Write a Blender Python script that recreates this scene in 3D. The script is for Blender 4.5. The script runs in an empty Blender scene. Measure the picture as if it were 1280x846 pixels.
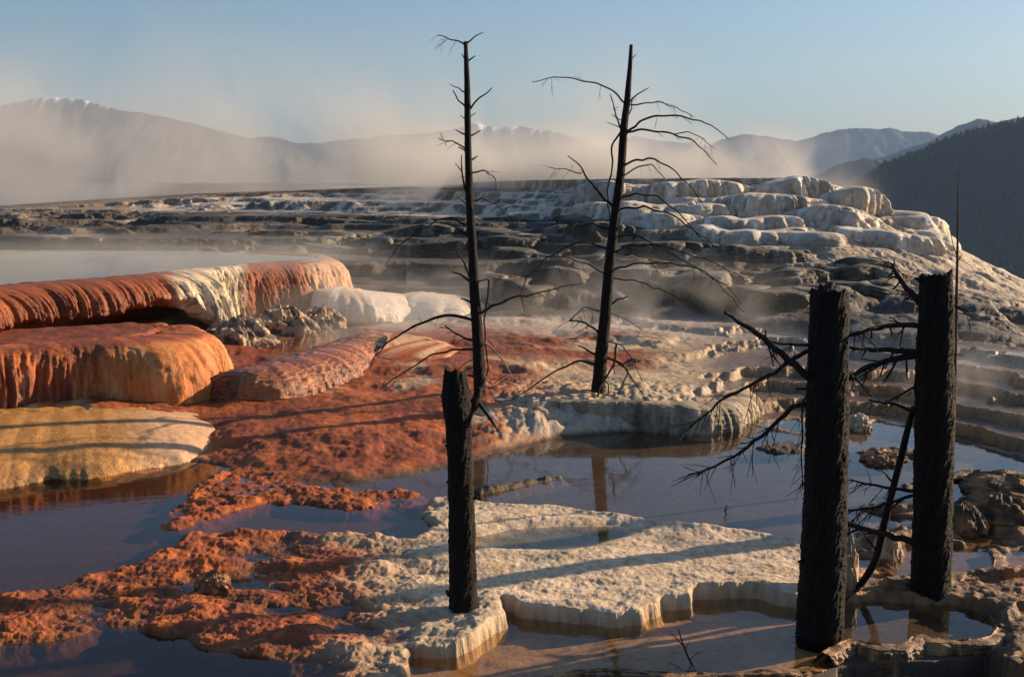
import bpy, math, random
import numpy as np
rng = np.random.default_rng(7)
random.seed(7)
C = bpy.context.scene.collection
R = math.radians

# ------------------------------------------------------------------ camera model
F = 1545.0; CH = 3.0; HV = 215.0
P = math.atan((423 - HV) / F)
cp, sp = math.cos(P), math.sin(P)

def ray(u, v):
    a = (np.asarray(u, float) - 640) / F; b = (423 - np.asarray(v, float)) / F
    return a, cp + b * sp, -sp + b * cp

def at(u, v, z):                      # photo direction met at height z
    a, y, w = ray(u, v); k = (z - CH) / w
    return a * k, y * k

def aty(u, v, Y):                     # photo direction met at distance Y
    a, y, w = ray(u, v); k = Y / y
    return a * k, Y, CH + w * k

cam = bpy.data.cameras.new('camera'); co = bpy.data.objects.new('camera', cam); C.objects.link(co)
cam.sensor_width = 36; cam.lens = 36 * F / 1280; cam.clip_end = 60000; cam.clip_start = 0.05
co.location = (0, 0, CH); co.rotation_euler = (math.pi / 2 - P, 0, 0)
bpy.context.scene.camera = co

# ------------------------------------------------------------------ noise
def _h(ix, iy, s):
    n = (ix.astype(np.int64) * 374761393 + iy.astype(np.int64) * 668265263 + s * 1442695041) & 0xffffffff
    n = ((n ^ (n >> 13)) * 1274126177) & 0xffffffff
    n = ((n ^ (n >> 16)) * 2246822519) & 0xffffffff
    return ((n ^ (n >> 15)) & 0xffffff) / float(0xffffff)

def vn(x, y, s=0):                    # gradient noise, about -1..1
    x, y = np.broadcast_arrays(np.asarray(x, float), np.asarray(y, float))
    ix = np.floor(x); iy = np.floor(y); fx = x - ix; fy = y - iy
    ux = fx * fx * fx * (fx * (fx * 6 - 15) + 10); uy = fy * fy * fy * (fy * (fy * 6 - 15) + 10)
    def g(i, j):
        t = _h(ix + i, iy + j, s) * 2 * math.pi
        return np.cos(t) * (fx - i) + np.sin(t) * (fy - j)
    a = g(0, 0); b = g(1, 0); c = g(0, 1); d = g(1, 1)
    return 1.5 * ((a * (1 - ux) + b * ux) * (1 - uy) + (c * (1 - ux) + d * ux) * uy)

def fbm(x, y, o=4, s=0, g=.5):
    r = 0; a = 1; t = 0
    for i in range(o):
        r = r + a * vn(x * 2 ** i + 17.3 * i, y * 2 ** i - 9.1 * i, s + i); t += a; a *= g
    return r / t * 1.3

def worley(x, y, s=0):                # F1, F2
    ix = np.floor(x); iy = np.floor(y); f1 = np.full(x.shape, 9.); f2 = f1.copy()
    for i in (-1, 0, 1):
        for j in (-1, 0, 1):
            px = ix + i + _h(ix + i, iy + j, s); py = iy + j + _h(ix + i, iy + j, s + 5)
            d = np.sqrt((px - x) ** 2 + (py - y) ** 2)
            f2 = np.minimum(f2, np.maximum(f1, d)); f1 = np.minimum(f1, d)
    return f1, f2

def sm(a, b, x):
    t = np.clip((x - a) / (b - a), 0, 1); return t * t * (3 - 2 * t)

def mixc(a, b, t):
    t = np.asarray(t)[..., None]; return np.asarray(a) * (1 - t) + np.asarray(b) * t

def sdf(px, py, poly):                # signed distance, positive inside
    poly = np.asarray(poly, float); d = np.full(px.shape, 1e9); ins = np.zeros(px.shape, bool)
    n = len(poly)
    for i in range(n):
        ax, ay = poly[i]; bx, by = poly[(i + 1) % n]
        ex, ey = bx - ax, by - ay; wx, wy = px - ax, py - ay
        t = np.clip((wx * ex + wy * ey) / (ex * ex + ey * ey + 1e-12), 0, 1)
        d = np.minimum(d, (wx - ex * t) ** 2 + (wy - ey * t) ** 2)
        c = ((ay <= py) & (by > py)) | ((by <= py) & (ay > py))
        with np.errstate(divide='ignore', invalid='ignore'):
            xi = ax + (py - ay) / (by - ay if by != ay else 1e-9) * ex
        ins ^= c & (px < xi)
    d = np.sqrt(d); return np.where(ins, d, -d)

def plan(pts, z):                     # pixel outline -> plan outline
    return [tuple(float(k) for k in at(u, v, z)) for u, v in pts]

# ------------------------------------------------------------------ mesh helpers
def tag(o, label=None, cat=None, group=None, kind=None):
    if label: o['label'] = label
    if cat: o['category'] = cat
    if group: o['group'] = group
    if kind: o['kind'] = kind
    return o

def mesh_np(name, V, faces, mat, parent=None, col=None, smooth=True):
    me = bpy.data.meshes.new(name); V = np.ascontiguousarray(V, np.float32); faces = np.ascontiguousarray(faces, np.int32)
    k = faces.shape[1]
    me.vertices.add(len(V)); me.vertices.foreach_set('co', V.ravel())
    me.loops.add(faces.size); me.loops.foreach_set('vertex_index', faces.ravel())
    me.polygons.add(len(faces)); me.polygons.foreach_set('loop_start', np.arange(0, faces.size, k, dtype=np.int32))
    me.polygons.foreach_set('loop_total', np.full(len(faces), k, np.int32))
    me.polygons.foreach_set('use_smooth', np.full(len(faces), smooth))
    me.update(calc_edges=True)
    if col is not None:
        a = me.attributes.new('Col', 'FLOAT_COLOR', 'POINT')
        c = np.ones((len(V), 4), np.float32); c[:, :col.shape[1]] = col
        a.data.foreach_set('color', c.ravel())
    me.materials.append(mat)
    o = bpy.data.objects.new(name, me); C.objects.link(o)
    if parent: o.parent = parent
    return o

def grid_faces(nr, nc, wrap=False):
    i = np.arange(nr - 1)[:, None]; m = nc if wrap else nc - 1
    j = np.arange(m)[None, :]; j2 = (j + 1) % nc
    return np.stack([i * nc + j, i * nc + j2, (i + 1) * nc + j2, (i + 1) * nc + j], -1).reshape(-1, 4)

# ------------------------------------------------------------------ materials
def nt(name):
    m = bpy.data.materials.new(name); m.use_nodes = True; t = m.node_tree; t.nodes.clear()
    return m, t, t.nodes, t.links

def rock_mat(name='travertine', streak=1.0, fine=1.0):
    m, t, N, L = nt(name)
    out = N.new('ShaderNodeOutputMaterial'); b = N.new('ShaderNodeBsdfPrincipled'); L.new(b.outputs[0], out.inputs[0])
    at_ = N.new('ShaderNodeAttribute'); at_.attribute_name = 'Col'
    g = N.new('ShaderNodeNewGeometry'); tc = N.new('ShaderNodeTexCoord')
    def noise(scale, vec=(1, 1, 1), detail=5, rough=.6):
        mp = N.new('ShaderNodeMapping'); mp.inputs['Scale'].default_value = vec
        L.new(tc.outputs['Object'], mp.inputs[0])
        n = N.new('ShaderNodeTexNoise'); n.inputs['Scale'].default_value = scale
        n.inputs['Detail'].default_value = detail; n.inputs['Roughness'].default_value = rough
        L.new(mp.outputs[0], n.inputs['Vector']); return n.outputs['Fac']
    def math_(op, a, bb=None, clamp=False):
        n = N.new('ShaderNodeMath'); n.operation = op; n.use_clamp = clamp
        for i, v in enumerate((a, bb)):
            if v is None: continue
            if isinstance(v, (int, float)): n.inputs[i].default_value = v
            else: L.new(v, n.inputs[i])
        return n.outputs[0]
    crust = noise(13, detail=8, rough=.66); grit = noise(85, detail=3, rough=.7); stk = noise(16, (1, 1, .09), 6, .6); big = noise(1.1, detail=4)
    sx = N.new('ShaderNodeSeparateXYZ'); L.new(g.outputs['True Normal'], sx.inputs[0])
    steep = N.new('ShaderNodeMapRange'); steep.inputs['From Min'].default_value = .88; steep.inputs['From Max'].default_value = .5
    L.new(math_('ABSOLUTE', sx.outputs[2]), steep.inputs[0])
    # colour variation of the stone itself
    v1 = math_('MULTIPLY_ADD', crust, 1.3); v1.node.inputs[2].default_value = .38
    v2 = math_('MULTIPLY_ADD', stk, 1.5); v2.node.inputs[2].default_value = .28
    mx = N.new('ShaderNodeMix'); mx.data_type = 'FLOAT'; L.new(steep.outputs[0], mx.inputs[0]); L.new(v1, mx.inputs[2]); L.new(v2, mx.inputs[3])
    v3 = math_('MULTIPLY_ADD', big, .8); v3.node.inputs[2].default_value = .6
    v4 = math_('MULTIPLY_ADD', grit, .7); v4.node.inputs[2].default_value = .65
    tot = math_('MULTIPLY', math_('MULTIPLY', mx.outputs[0], v3), v4)
    vm = N.new('ShaderNodeVectorMath'); vm.operation = 'SCALE'; L.new(at_.outputs['Color'], vm.inputs[0]); L.new(tot, vm.inputs['Scale'])
    L.new(vm.outputs[0], b.inputs['Base Color'])
    rg = N.new('ShaderNodeMapRange'); rg.inputs['To Min'].default_value = .85; rg.inputs['To Max'].default_value = .16
    L.new(at_.outputs['Alpha'], rg.inputs[0]); L.new(rg.outputs[0], b.inputs['Roughness'])
    # relief finer than the mesh
    b1 = N.new('ShaderNodeBump'); b1.inputs['Distance'].default_value = .03; b1.inputs['Strength'].default_value = .6 * fine
    L.new(crust, b1.inputs['Height'])
    b2 = N.new('ShaderNodeBump'); b2.inputs['Distance'].default_value = .05
    L.new(math_('MULTIPLY', steep.outputs[0], .8 * streak), b2.inputs['Strength']); L.new(stk, b2.inputs['Height']); L.new(b1.outputs[0], b2.inputs['Normal'])
    b3 = N.new('ShaderNodeBump'); b3.inputs['Distance'].default_value = .012; b3.inputs['Strength'].default_value = .6 * fine
    L.new(grit, b3.inputs['Height']); L.new(b2.outputs[0], b3.inputs['Normal'])
    L.new(b3.outputs[0], b.inputs['Normal'])
    return m

MROCK = rock_mat()

def water_mat(name, tint, ripple=.05, rs=3.0, rough=.02):
    m, t, N, L = nt(name)
    out = N.new('ShaderNodeOutputMaterial'); tr = N.new('ShaderNodeBsdfTransparent'); tr.inputs[0].default_value = (*tint, 1)
    gl = N.new('ShaderNodeBsdfGlossy'); gl.inputs['Roughness'].default_value = rough
    tc = N.new('ShaderNodeTexCoord'); n = N.new('ShaderNodeTexNoise'); n.inputs['Scale'].default_value = rs; n.inputs['Detail'].default_value = 4
    mp = N.new('ShaderNodeMapping'); mp.inputs['Scale'].default_value = (1, 2.2, 1); L.new(tc.outputs['Object'], mp.inputs[0]); L.new(mp.outputs[0], n.inputs['Vector'])
    bp = N.new('ShaderNodeBump'); bp.inputs['Strength'].default_value = ripple; bp.inputs['Distance'].default_value = .05
    L.new(n.outputs['Fac'], bp.inputs['Height'])
    L.new(bp.outputs[0], gl.inputs['Normal'])
    g = N.new('ShaderNodeNewGeometry'); dt = N.new('ShaderNodeVectorMath'); dt.operation = 'DOT_PRODUCT'; L.new(g.outputs['Incoming'], dt.inputs[0]); L.new(bp.outputs[0], dt.inputs[1])
    ab = N.new('ShaderNodeMath'); ab.operation = 'ABSOLUTE'; L.new(dt.outputs['Value'], ab.inputs[0])
    om = N.new('ShaderNodeMath'); om.operation = 'SUBTRACT'; om.inputs[0].default_value = 1; om.use_clamp = True; L.new(ab.outputs[0], om.inputs[1])
    p5 = N.new('ShaderNodeMath'); p5.operation = 'POWER'; p5.inputs[1].default_value = 5; L.new(om.outputs[0], p5.inputs[0])
    fr = N.new('ShaderNodeMath'); fr.operation = 'MULTIPLY_ADD'; fr.inputs[1].default_value = .98; fr.inputs[2].default_value = .02; L.new(p5.outputs[0], fr.inputs[0])
    mx = N.new('ShaderNodeMixShader'); L.new(fr.outputs[0], mx.inputs[0]); L.new(tr.outputs[0], mx.inputs[1]); L.new(gl.outputs[0], mx.inputs[2])
    L.new(mx.outputs[0], out.inputs[0]); return m

def bark_mat(name, c1, c2, rough=.8, bump=1.0):
    m, t, N, L = nt(name)
    out = N.new('ShaderNodeOutputMaterial'); b = N.new('ShaderNodeBsdfPrincipled'); L.new(b.outputs[0], out.inputs[0])
    tc = N.new('ShaderNodeTexCoord'); mp = N.new('ShaderNodeMapping'); mp.inputs['Scale'].default_value = (1, 1, .22)
    L.new(tc.outputs['Object'], mp.inputs[0])
    n = N.new('ShaderNodeTexNoise'); n.inputs['Scale'].default_value = 38; n.inputs['Detail'].default_value = 6; n.inputs['Roughness'].default_value = .7
    L.new(mp.outputs[0], n.inputs['Vector'])
    cr = N.new('ShaderNodeValToRGB'); cr.color_ramp.elements[0].position = .35; cr.color_ramp.elements[1].position = .72
    cr.color_ramp.elements[0].color = (*c1, 1); cr.color_ramp.elements[1].color = (*c2, 1)
    L.new(n.outputs['Fac'], cr.inputs[0]); L.new(cr.outputs[0], b.inputs['Base Color']); b.inputs['Roughness'].default_value = rough; b.inputs['Specular IOR Level'].default_value = .25
    bp = N.new('ShaderNodeBump'); bp.inputs['Strength'].default_value = bump; bp.inputs['Distance'].default_value = .02
    L.new(n.outputs['Fac'], bp.inputs['Height']); L.new(bp.outputs[0], b.inputs['Normal'])
    return m

MBARK = bark_mat('charred_bark', (.0025, .002, .0018), (.022, .015, .010))
MWOOD = bark_mat('weathered_wood', (.010, .008, .007), (.045, .034, .027))
MPOLE = bark_mat('pole_wood', (.05, .032, .02), (.15, .10, .065))
MPALE = bark_mat('bleached_wood', (.22, .19, .16), (.42, .37, .31))

# ------------------------------------------------------------------ colours (stone albedo)
ORANGE = np.array([.46, .11, .016]); RUST = np.array([.22, .048, .010]); DRUST = np.array([.15, .04, .018])
TAN = np.array([.56, .40, .24]); PAN = np.array([.66, .50, .34]); YEL = np.array([.46, .21, .045])
PALE = np.array([.60, .49, .37]); WHITE = np.array([.72, .65, .56]); GREY = np.array([.22, .185, .145]); MOSS = np.array([.060, .050, .034])
BROWN = np.array([.22, .12, .06]); PEACH = np.array([.66, .42, .26])

# ------------------------------------------------------------------ terrain sheet
def near_y(u, Yd):                    # the right part of the hill stands closer and steeper than the left
    w = sm(420, 800, np.asarray(u, float)); return Yd - w * .55 * np.maximum(Yd - 24, 0)

def line(pts, mode='z'):
    u = []; S = []
    for p in pts:
        if mode == 'z': x, y = at(p[0], p[1], p[2]); z = p[2]
        else: x, y, z = aty(p[0], p[1], float(near_y(p[0], p[2])))
        S.append((x / y, float(y), float(z)))
    return np.array(S)

L_ = []
def hl(y, z): return np.array([(-.9, y, z), (.9, y, z)])
L_.append(hl(2.0, -.6)); L_.append(hl(5.5, -.5)); L_.append(hl(6.6, -.10)); L_.append(hl(8.2, -.09))
shore = [(-120, 600, 0), (0, 590, 0), (100, 584, 0), (170, 578, 0), (240, 574, 0), (300, 590, 0), (360, 603, 0), (430, 606, 0), (500, 596, 0), (560, 584, 0),
         (620, 566, 0), (690, 548, 0), (760, 541, 0), (840, 537, 0), (905, 527, 0), (925, 522, 0), (950, 535, 0), (1000, 545, 0), (1060, 540, 0), (1090, 528, 0), (1150, 535, 0), (1230, 560, 0), (1300, 580, 0), (1420, 600, 0)]
sh = line(shore)
bed = sh.copy(); bed[:, 1] -= .55; bed[:, 2] = -.09; L_.append(bed); L_.append(sh)
L_.append(line([(-120, 545, .25), (0, 530, .25), (120, 530, .25), (230, 530, .2), (300, 500, .32), (380, 492, .33), (450, 492, .33), (540, 496, .33), (590, 499, .33),
                (700, 499, .34), (800, 500, .34), (860, 504, .30), (910, 508, .24), (930, 500, .12), (1000, 505, .10), (1080, 515, .06), (1150, 520, .08), (1220, 530, .12), (1300, 545, .15), (1420, 560, .15)]))
L_.append(line([(-120, 470, .5), (0, 470, .5), (200, 470, .5), (300, 446, .5), (380, 440, .48), (450, 436, .48), (600, 424, .48), (740, 432, .46), (830, 446, .42), (930, 465, .30),
                (1000, 465, .28), (1080, 470, .28), (1160, 480, .28), (1220, 480, .34), (1300, 490, .36), (1420, 500, .4)]))
L_.append(line([(-120, 320, 1.30), (0, 312, 1.30), (140, 312, 1.28), (210, 370, .8), (260, 398, .48), (330, 398, .48), (450, 394, .50), (600, 396, .56), (750, 397, .56), (900, 402, .55), (1000, 412, .52),
                (1100, 428, .52), (1200, 436, .55), (1280, 440, .55), (1420, 450, .6)]))
L_.append(line([(-120, 290, 31), (0, 286, 30.5), (300, 292, 29), (450, 322, 25.5), (600, 332, 24.4), (750, 336, 24.0), (900, 338, 23.6), (1050, 352, 22.6), (1150, 368, 22.4), (1280, 398, 21.8), (1420, 430, 21)], 'y'))
L_.append(line([(-120, 277, 35), (0, 275, 35), (300, 268, 36), (450, 280, 33), (600, 285, 31), (750, 286, 30.5), (900, 292, 29.5), (1050, 302, 28.5), (1150, 322, 27.5), (1220, 345, 26.5), (1280, 368, 25.5), (1420, 420, 24)], 'y'))
L_.append(line([(-120, 270, 39), (0, 269, 39), (300, 257, 40), (600, 262, 38), (750, 262, 37), (900, 262, 36), (1000, 262, 36), (1060, 268, 35.5), (1110, 282, 34.5), (1160, 298, 33), (1190, 312, 31.5), (1230, 334, 29.5), (1280, 358, 28), (1420, 415, 26)], 'y'))
rim = line([(-120, 265, 42), (0, 264, 42), (120, 254, 43.5), (250, 245, 45), (400, 238, 46), (600, 230, 46), (750, 227, 46), (900, 225.5, 45), (995, 225.5, 44), (1012, 232, 43), (1040, 240, 42), (1085, 244, 41), (1092, 264, 40), (1165, 273, 36.5),
            (1178, 300, 34), (1220, 322, 32), (1280, 350, 30.5), (1420, 405, 28)], 'y')
L_.append(rim)
r2 = rim.copy(); r2[:, 1] += .3; r2[:, 2] -= .05; L_.append(r2)
k = sm(.20, .30, rim[:, 0])
r3 = rim.copy(); r3[:, 1] += 10 - 8.5 * k; r3[:, 2] -= .08 + 1.3 * k; L_.append(r3)
r4 = rim.copy(); r4[:, 1] += 22 - 14 * k; r4[:, 2] -= 4 + 5 * k; L_.append(r4)
L_.append(hl(160, -50)); L_.append(hl(420, -262))

sc_ = np.concatenate([np.linspace(-.98, -.45, 130)[:-1], np.linspace(-.45, .45, 1120), np.linspace(.45, .98, 130)[1:]])
def inv_rows(y0, y1, n): return 1 / np.linspace(1 / y0, 1 / y1, n)
yr = np.concatenate([np.linspace(2, 6.6, 50)[:-1], inv_rows(6.6, 14, 470)[:-1], np.linspace(14, 30, 430)[:-1], np.linspace(30, 47, 260)[:-1], np.linspace(47, 66, 40)[:-1], np.geomspace(66, 420, 40)])
def smooth1(a, k):
    ker = np.hanning(2 * k + 3)[1:-1]; ker /= ker.sum(); return np.convolve(np.pad(a, k, mode='edge'), ker, 'valid')
YK = []; ZK = []
for i, l in enumerate(L_):
    o = np.argsort(l[:, 0]); l = l[o]
    kk = 3 if (l is rim or i in (12, 13)) else 14
    YK.append(smooth1(np.interp(sc_, l[:, 0], l[:, 1]), kk)); ZK.append(smooth1(np.interp(sc_, l[:, 0], l[:, 2]), kk))
YK = np.array(YK); ZK = np.array(ZK)
for i in range(1, len(YK)): YK[i] = np.maximum(YK[i], YK[i - 1] + .04)
nr, nc = len(yr), len(sc_)
Z = np.empty((nr, nc)); K = np.empty((nr, nc))     # K: which band of the profile
for j in range(nc):
    Z[:, j] = np.interp(yr, YK[:, j], ZK[:, j]); K[:, j] = np.interp(yr, YK[:, j], np.arange(len(YK)))
Y = np.repeat(yr[:, None], nc, 1); X = sc_[None, :] * Y
# indices: 0,1,2,3 front; 4 bed; 5 shore; 6 top of first slope; 7 back of flats; 8 hill foot; 9 first cliff; 10 mid; 11 upper; 12 rim; 13; 14; 15; 16; 17
U = 640 + F * X / Y * .985
base = Z.copy()
n1 = fbm(X * .5, Y * .5, 4, 3); n2 = fbm(X * 2.2, Y * 2.2, 4, 11); n3 = fbm(X * 9, Y * 9, 4, 21)

# ---- hillside terraces
def terr(h, step, lo, p=1.0):
    q = h / step; fl = np.floor(q); fr = q - fl
    return step * (fl + sm(lo, 1, fr) ** p + .08 * fr * (1 - sm(lo, 1, fr)))
hillw = sm(7.9, 8.15, K) * (1 - sm(11.97, 12.0, K))
wob = .18 * fbm(X * .22, Y * .5, 3, 7) + .05 * fbm(X * .9, Y * 1.4, 3, 8) + .02 * n2
flute = np.abs(fbm(X * 5 + n2 * .6, Y * .9, 3, 31))
f1, f2 = worley(X * .95 + .5 * n2, Y * .75, 41); dome = np.clip(1 - f1 * 1.15, 0, 1)
g1, g2 = worley(X * 2.3 + .5 * n3, Y * 1.7, 47); dome2 = np.clip(1 - g1 * 1.15, 0, 1)
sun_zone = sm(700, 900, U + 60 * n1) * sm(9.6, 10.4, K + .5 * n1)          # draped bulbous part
right_sl = sm(930, 1080, U) * sm(8.6, 9.4, K)
hh = base + wob * np.clip(base, 0, 1)
tA = terr(hh + .03 * dome2 + .06 * dome, .30, .72); tB = terr(hh + .02 * dome2, .15, .62)
pick = sm(-.15, .15, fbm(X * .35, Y * .35, 2, 51))
terH = tA * pick + tB * (1 - pick)
drp = base + .30 * np.sqrt(dome) + .06 * np.sqrt(dome2) + .03 * flute - .32
slope_f = base + .16 * np.sqrt(dome) * .8 + .08 * fbm((X * .8 + Y * .6) * 2.5, (X * .6 - Y * .8) * .7, 4, 61) + .07 * np.sqrt(dome2) - .08
Hh = terH * (1 - sun_zone) + (drp * .55 + .45 * tA) * sun_zone
Hh = Hh * (1 - right_sl * .75) + slope_f * right_sl * .75
rimfix = sm(11.5, 12, K)
lim = base + .04 * n2
Hh = np.where(K > 11, Hh * (1 - rimfix) + np.minimum(Hh, lim) * rimfix, Hh)
Z = Z * (1 - hillw) + (Hh + .010 * n3 + .014 * n2) * hillw
# first dark cliff: lumpy round bosses
cl = sm(8.0, 8.3, K) * (1 - sm(9.0, 9.4, K)) * sm(560, 700, U)
b1_, _ = worley(X * 1.3 + .3 * n2, Y * .8 + 3, 71); Z += cl * (.26 * np.sqrt(np.clip(1 - b1_ * 1.1, 0, 1)) - .1)

# ---- lower wet terraces to the right between the pool and the hill foot
lowr = sm(5.05, 5.3, K) * (1 - sm(7.9, 8.1, K)) * sm(830, 930, U + 40 * n1)
hq = base + .10 * n1 + .04 * n2 + .008 * n3; frq = hq / .11 - np.floor(hq / .11); lipq = np.exp(-((frq - .02) / .07) ** 2) + np.exp(-((frq - 1.0) / .04) ** 2)
lt = terr(hq, .11, .80) + .016 * lipq
Z = Z * (1 - lowr) + (lt + .006 * n3) * lowr
lowl = sm(5.0, 5.4, K) * (1 - sm(7.9, 8.1, K)) * (1 - sm(830, 930, U + 40 * n1))
Z += lowl * (.025 * n2 + .008 * n3 + .05 * n1)
Z += lowl * sm(6.0, 6.3, K) * (terr(base + .06 * n1 + .012 * n2, .07, .6) - base) * .9
# islet ledge lip and its draped right end
isl = sm(575, 640, U) * (1 - sm(900, 930, U)) * sm(5.0, 5.3, K) * (1 - sm(6.2, 6.5, K))
Z += isl * (.02 * n3 + .03 * n2)

Z += (.035 * n2 + .004 * n3) * sm(4.7, 5.0, K) * (1 - sm(5.3, 5.8, K))
# ---- foreground crusts
sx1 = X + .10 * n2 + .03 * n3; sy1 = Y + .12 * fbm(X * 2.2 + 40, Y * 2.2, 3, 81) + .03 * fbm(X * 9, Y * 9 + 7, 3, 83)
CR = plan([(-200, 790), (-60, 748), (0, 738), (60, 724), (150, 698), (212, 676), (222, 650), (300, 652), (400, 660), (500, 664), (524, 652), (512, 628), (535, 614), (610, 622), (700, 626),
           (770, 636), (870, 650), (940, 656), (1010, 668), (1040, 700), (1040, 740), (1010, 745), (975, 738), (945, 731), (870, 734), (862, 744), (830, 746), (800, 764), (765, 768), (735, 760), (690, 760), (628, 746), (632, 764), (600, 786),
           (572, 800), (512, 806), (512, 870), (380, 870), (330, 822), (250, 812), (190, 790), (120, 786), (0, 806), (-200, 850)], .05)
near = (Y < 14)
def field(poly, wx=None, wy=None):
    d = np.full(X.shape, -9.); mk = near; a = sx1 if wx is None else wx; b = sy1 if wy is None else wy
    d[mk] = sdf(a[mk], b[mk], poly); return d
dCR = field(CR, X * .35 + sx1 * .65, Y * .35 + sy1 * .65)
# crisp wall where the pan stands above the lower pool, soft shore elsewhere
U0 = 640 + F * X / np.maximum(Y, 1) * .96
V0 = HV + F * (CH - .03) / Y * .975
panw = sm(470, 600, U0 + 60 * n2)                    # 0 orange left, 1 pale pan
w_edge = np.where((V0 > 715) & (U0 > 480), .035, .16)
inC = sm(-.2, 1.0, dCR / w_edge)
lump = fbm(X * 3.2, Y * 3.2, 5, 91, .55); lump2 = np.abs(fbm(X * 6, Y * 6, 4, 95))
lmp = fbm(X * 1.1, Y * 1.5, 4, 92); fin = fbm(X * 22, Y * 22, 3, 93)
hp = .038 + .030 * lmp + .010 * n2 + .007 * n3 + .006 * fin + .006 * np.abs(lump)
ho = .018 + .075 * fbm(X * 1.3 + 5, Y * 2.0, 3, 94) + .020 * lump + .035 * np.abs(fbm(X * 2.5, Y * 4, 3, 96)) + .010 * n3 + .010 * fin
top = ho * (1 - panw) + hp * panw
rimC = np.exp(-((dCR - .10) / .09) ** 2) * .022 * panw
lm = -.10 + .0 * X
Z = np.where(near & (K < 5.2), Z, Z)
# lower front pool floor
LP = plan([(500, 880), (505, 800), (570, 790), (600, 770), (630, 740), (860, 720), (1010, 730), (1045, 760), (1045, 830), (1000, 838), (850, 842), (680, 846), (600, 880)], -.1)
dLP = field(LP, X, Y)
Z = np.where(near, np.minimum(Z, -.08 + 0 * Z) * sm(-.1, .1, dLP + 9e-3) + Z * (1 - sm(-.1, .1, dLP + 9e-3)), Z)
Z = Z - sm(-.05, .1, dLP) * (.03 - .012 * n2)
Z = np.where(near, Z * (1 - inC) + (top + rimC) * inC, Z)
# basin in the pan
BS = plan([(600, 672), (640, 664), (700, 660), (765, 660), (780, 668), (740, 678), (690, 686), (640, 684), (605, 682)], 0)
dB = field(BS, X + .05 * n2, Y + .08 * n2); Z -= sm(-.25, .12, dB) * (Z + .035) * near
# long narrow pool at the back-left of the crust
BS2 = plan([(290, 640), (330, 630), (400, 634), (520, 642), (525, 650), (480, 656), (400, 655), (330, 652)], 0)
dB2 = field(BS2, X + .05 * n2, Y + .08 * n2); 
# second crust behind it
CR2 = plan([(185, 668), (215, 625), (240, 596), (300, 582), (360, 592), (400, 606), (450, 608), (540, 612), (532, 636), (450, 640), (390, 636), (340, 634), (300, 642), (260, 660)], 0)
dC2 = field(CR2); i2 = sm(-.05, .2, dC2); Z = np.where(near, Z * (1 - i2) + (.016 + .045 * lump + .035 * fbm(X * 1.4, Y * 3, 3, 97) + .014 * n3 + .008 * fin) * i2, Z)
Z -= sm(-.06, .15, dB2) * np.maximum(Z + .03, 0) * near
# thin crust arm into the main pool
for arm in ([(590, 612), (625, 606), (660, 600), (705, 594), (706, 598), (668, 606), (640, 612), (600, 618)], [(1060, 566), (1090, 560), (1130, 560), (1165, 568), (1160, 576), (1120, 568), (1085, 570)],
            [(1120, 606), (1160, 598), (1200, 588), (1250, 590), (1250, 600), (1200, 600), (1160, 608), (1130, 614)], [(1056, 634), (1100, 628), (1150, 634), (1200, 640), (1200, 650), (1140, 644), (1090, 640)], [(940, 560), (985, 552), (1010, 556), (1005, 566), (960, 566)]):
    da = field(plan(arm, 0), X + .04 * n2, Y + .06 * n2); ia = sm(-.06, .06, da); Z = np.where(near, Z * (1 - ia) + (.022 + .03 * n3 + .03 * n2) * ia, Z)
# right-hand brown crust ledges with pools between
CR3 = plan([(1060, 642), (1140, 638), (1190, 610), (1210, 596), (1235, 588), (1275, 596), (1400, 600), (1500, 760), (1400, 900), (1250, 900), (1245, 772), (1190, 757), (1100, 752), (1062, 762), (1050, 700)], 0)
d3 = field(CR3); i3 = sm(-.05, .12, d3)
lt3 = .10 * (fbm(X * 1.1 + 3, Y * 1.8, 3, 101)) + .04 * n2
h3 = .02 + terr(lt3 + .3, .06, .7) - .3 + .02 * n3 + .05 * sm(1180, 1280, U0)
Z = np.where(near, Z * (1 - i3) + h3 * i3, Z)
for pl in ([(1112, 700), (1130, 682), (1185, 680), (1238, 684), (1236, 712), (1180, 716), (1120, 712)], [(1245, 690), (1300, 690), (1300, 712), (1250, 714)], [(1200, 606), (1260, 600), (1290, 606), (1250, 616), (1190, 622)]):
    dp = field(plan(pl, 0), X + .03 * n2, Y + .04 * n2); Z -= sm(-.08, .03, dp) * (Z + .05) * near
# right front pool floor, then the pit below the dams
RP = plan([(1050, 752), (1100, 752), (1190, 755), (1245, 775), (1240, 800), (1160, 806), (1055, 806)], -.03)
dR = field(RP, X + .02 * n2, Y + .02 * n2); i = sm(-.04, .06, dR); Z = np.where(near, Z * (1 - i) - .09 * i, Z)
PIT = plan([(1046, 822), (1100, 814), (1165, 814), (1235, 806), (1300, 860), (1400, 900), (1046, 900)], -.03)
dP = field(PIT, X, Y); i = sm(0, .05, dP); Z = np.where(near, Z * (1 - i) + (-.6 + .1 * n2) * i, Z)
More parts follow.
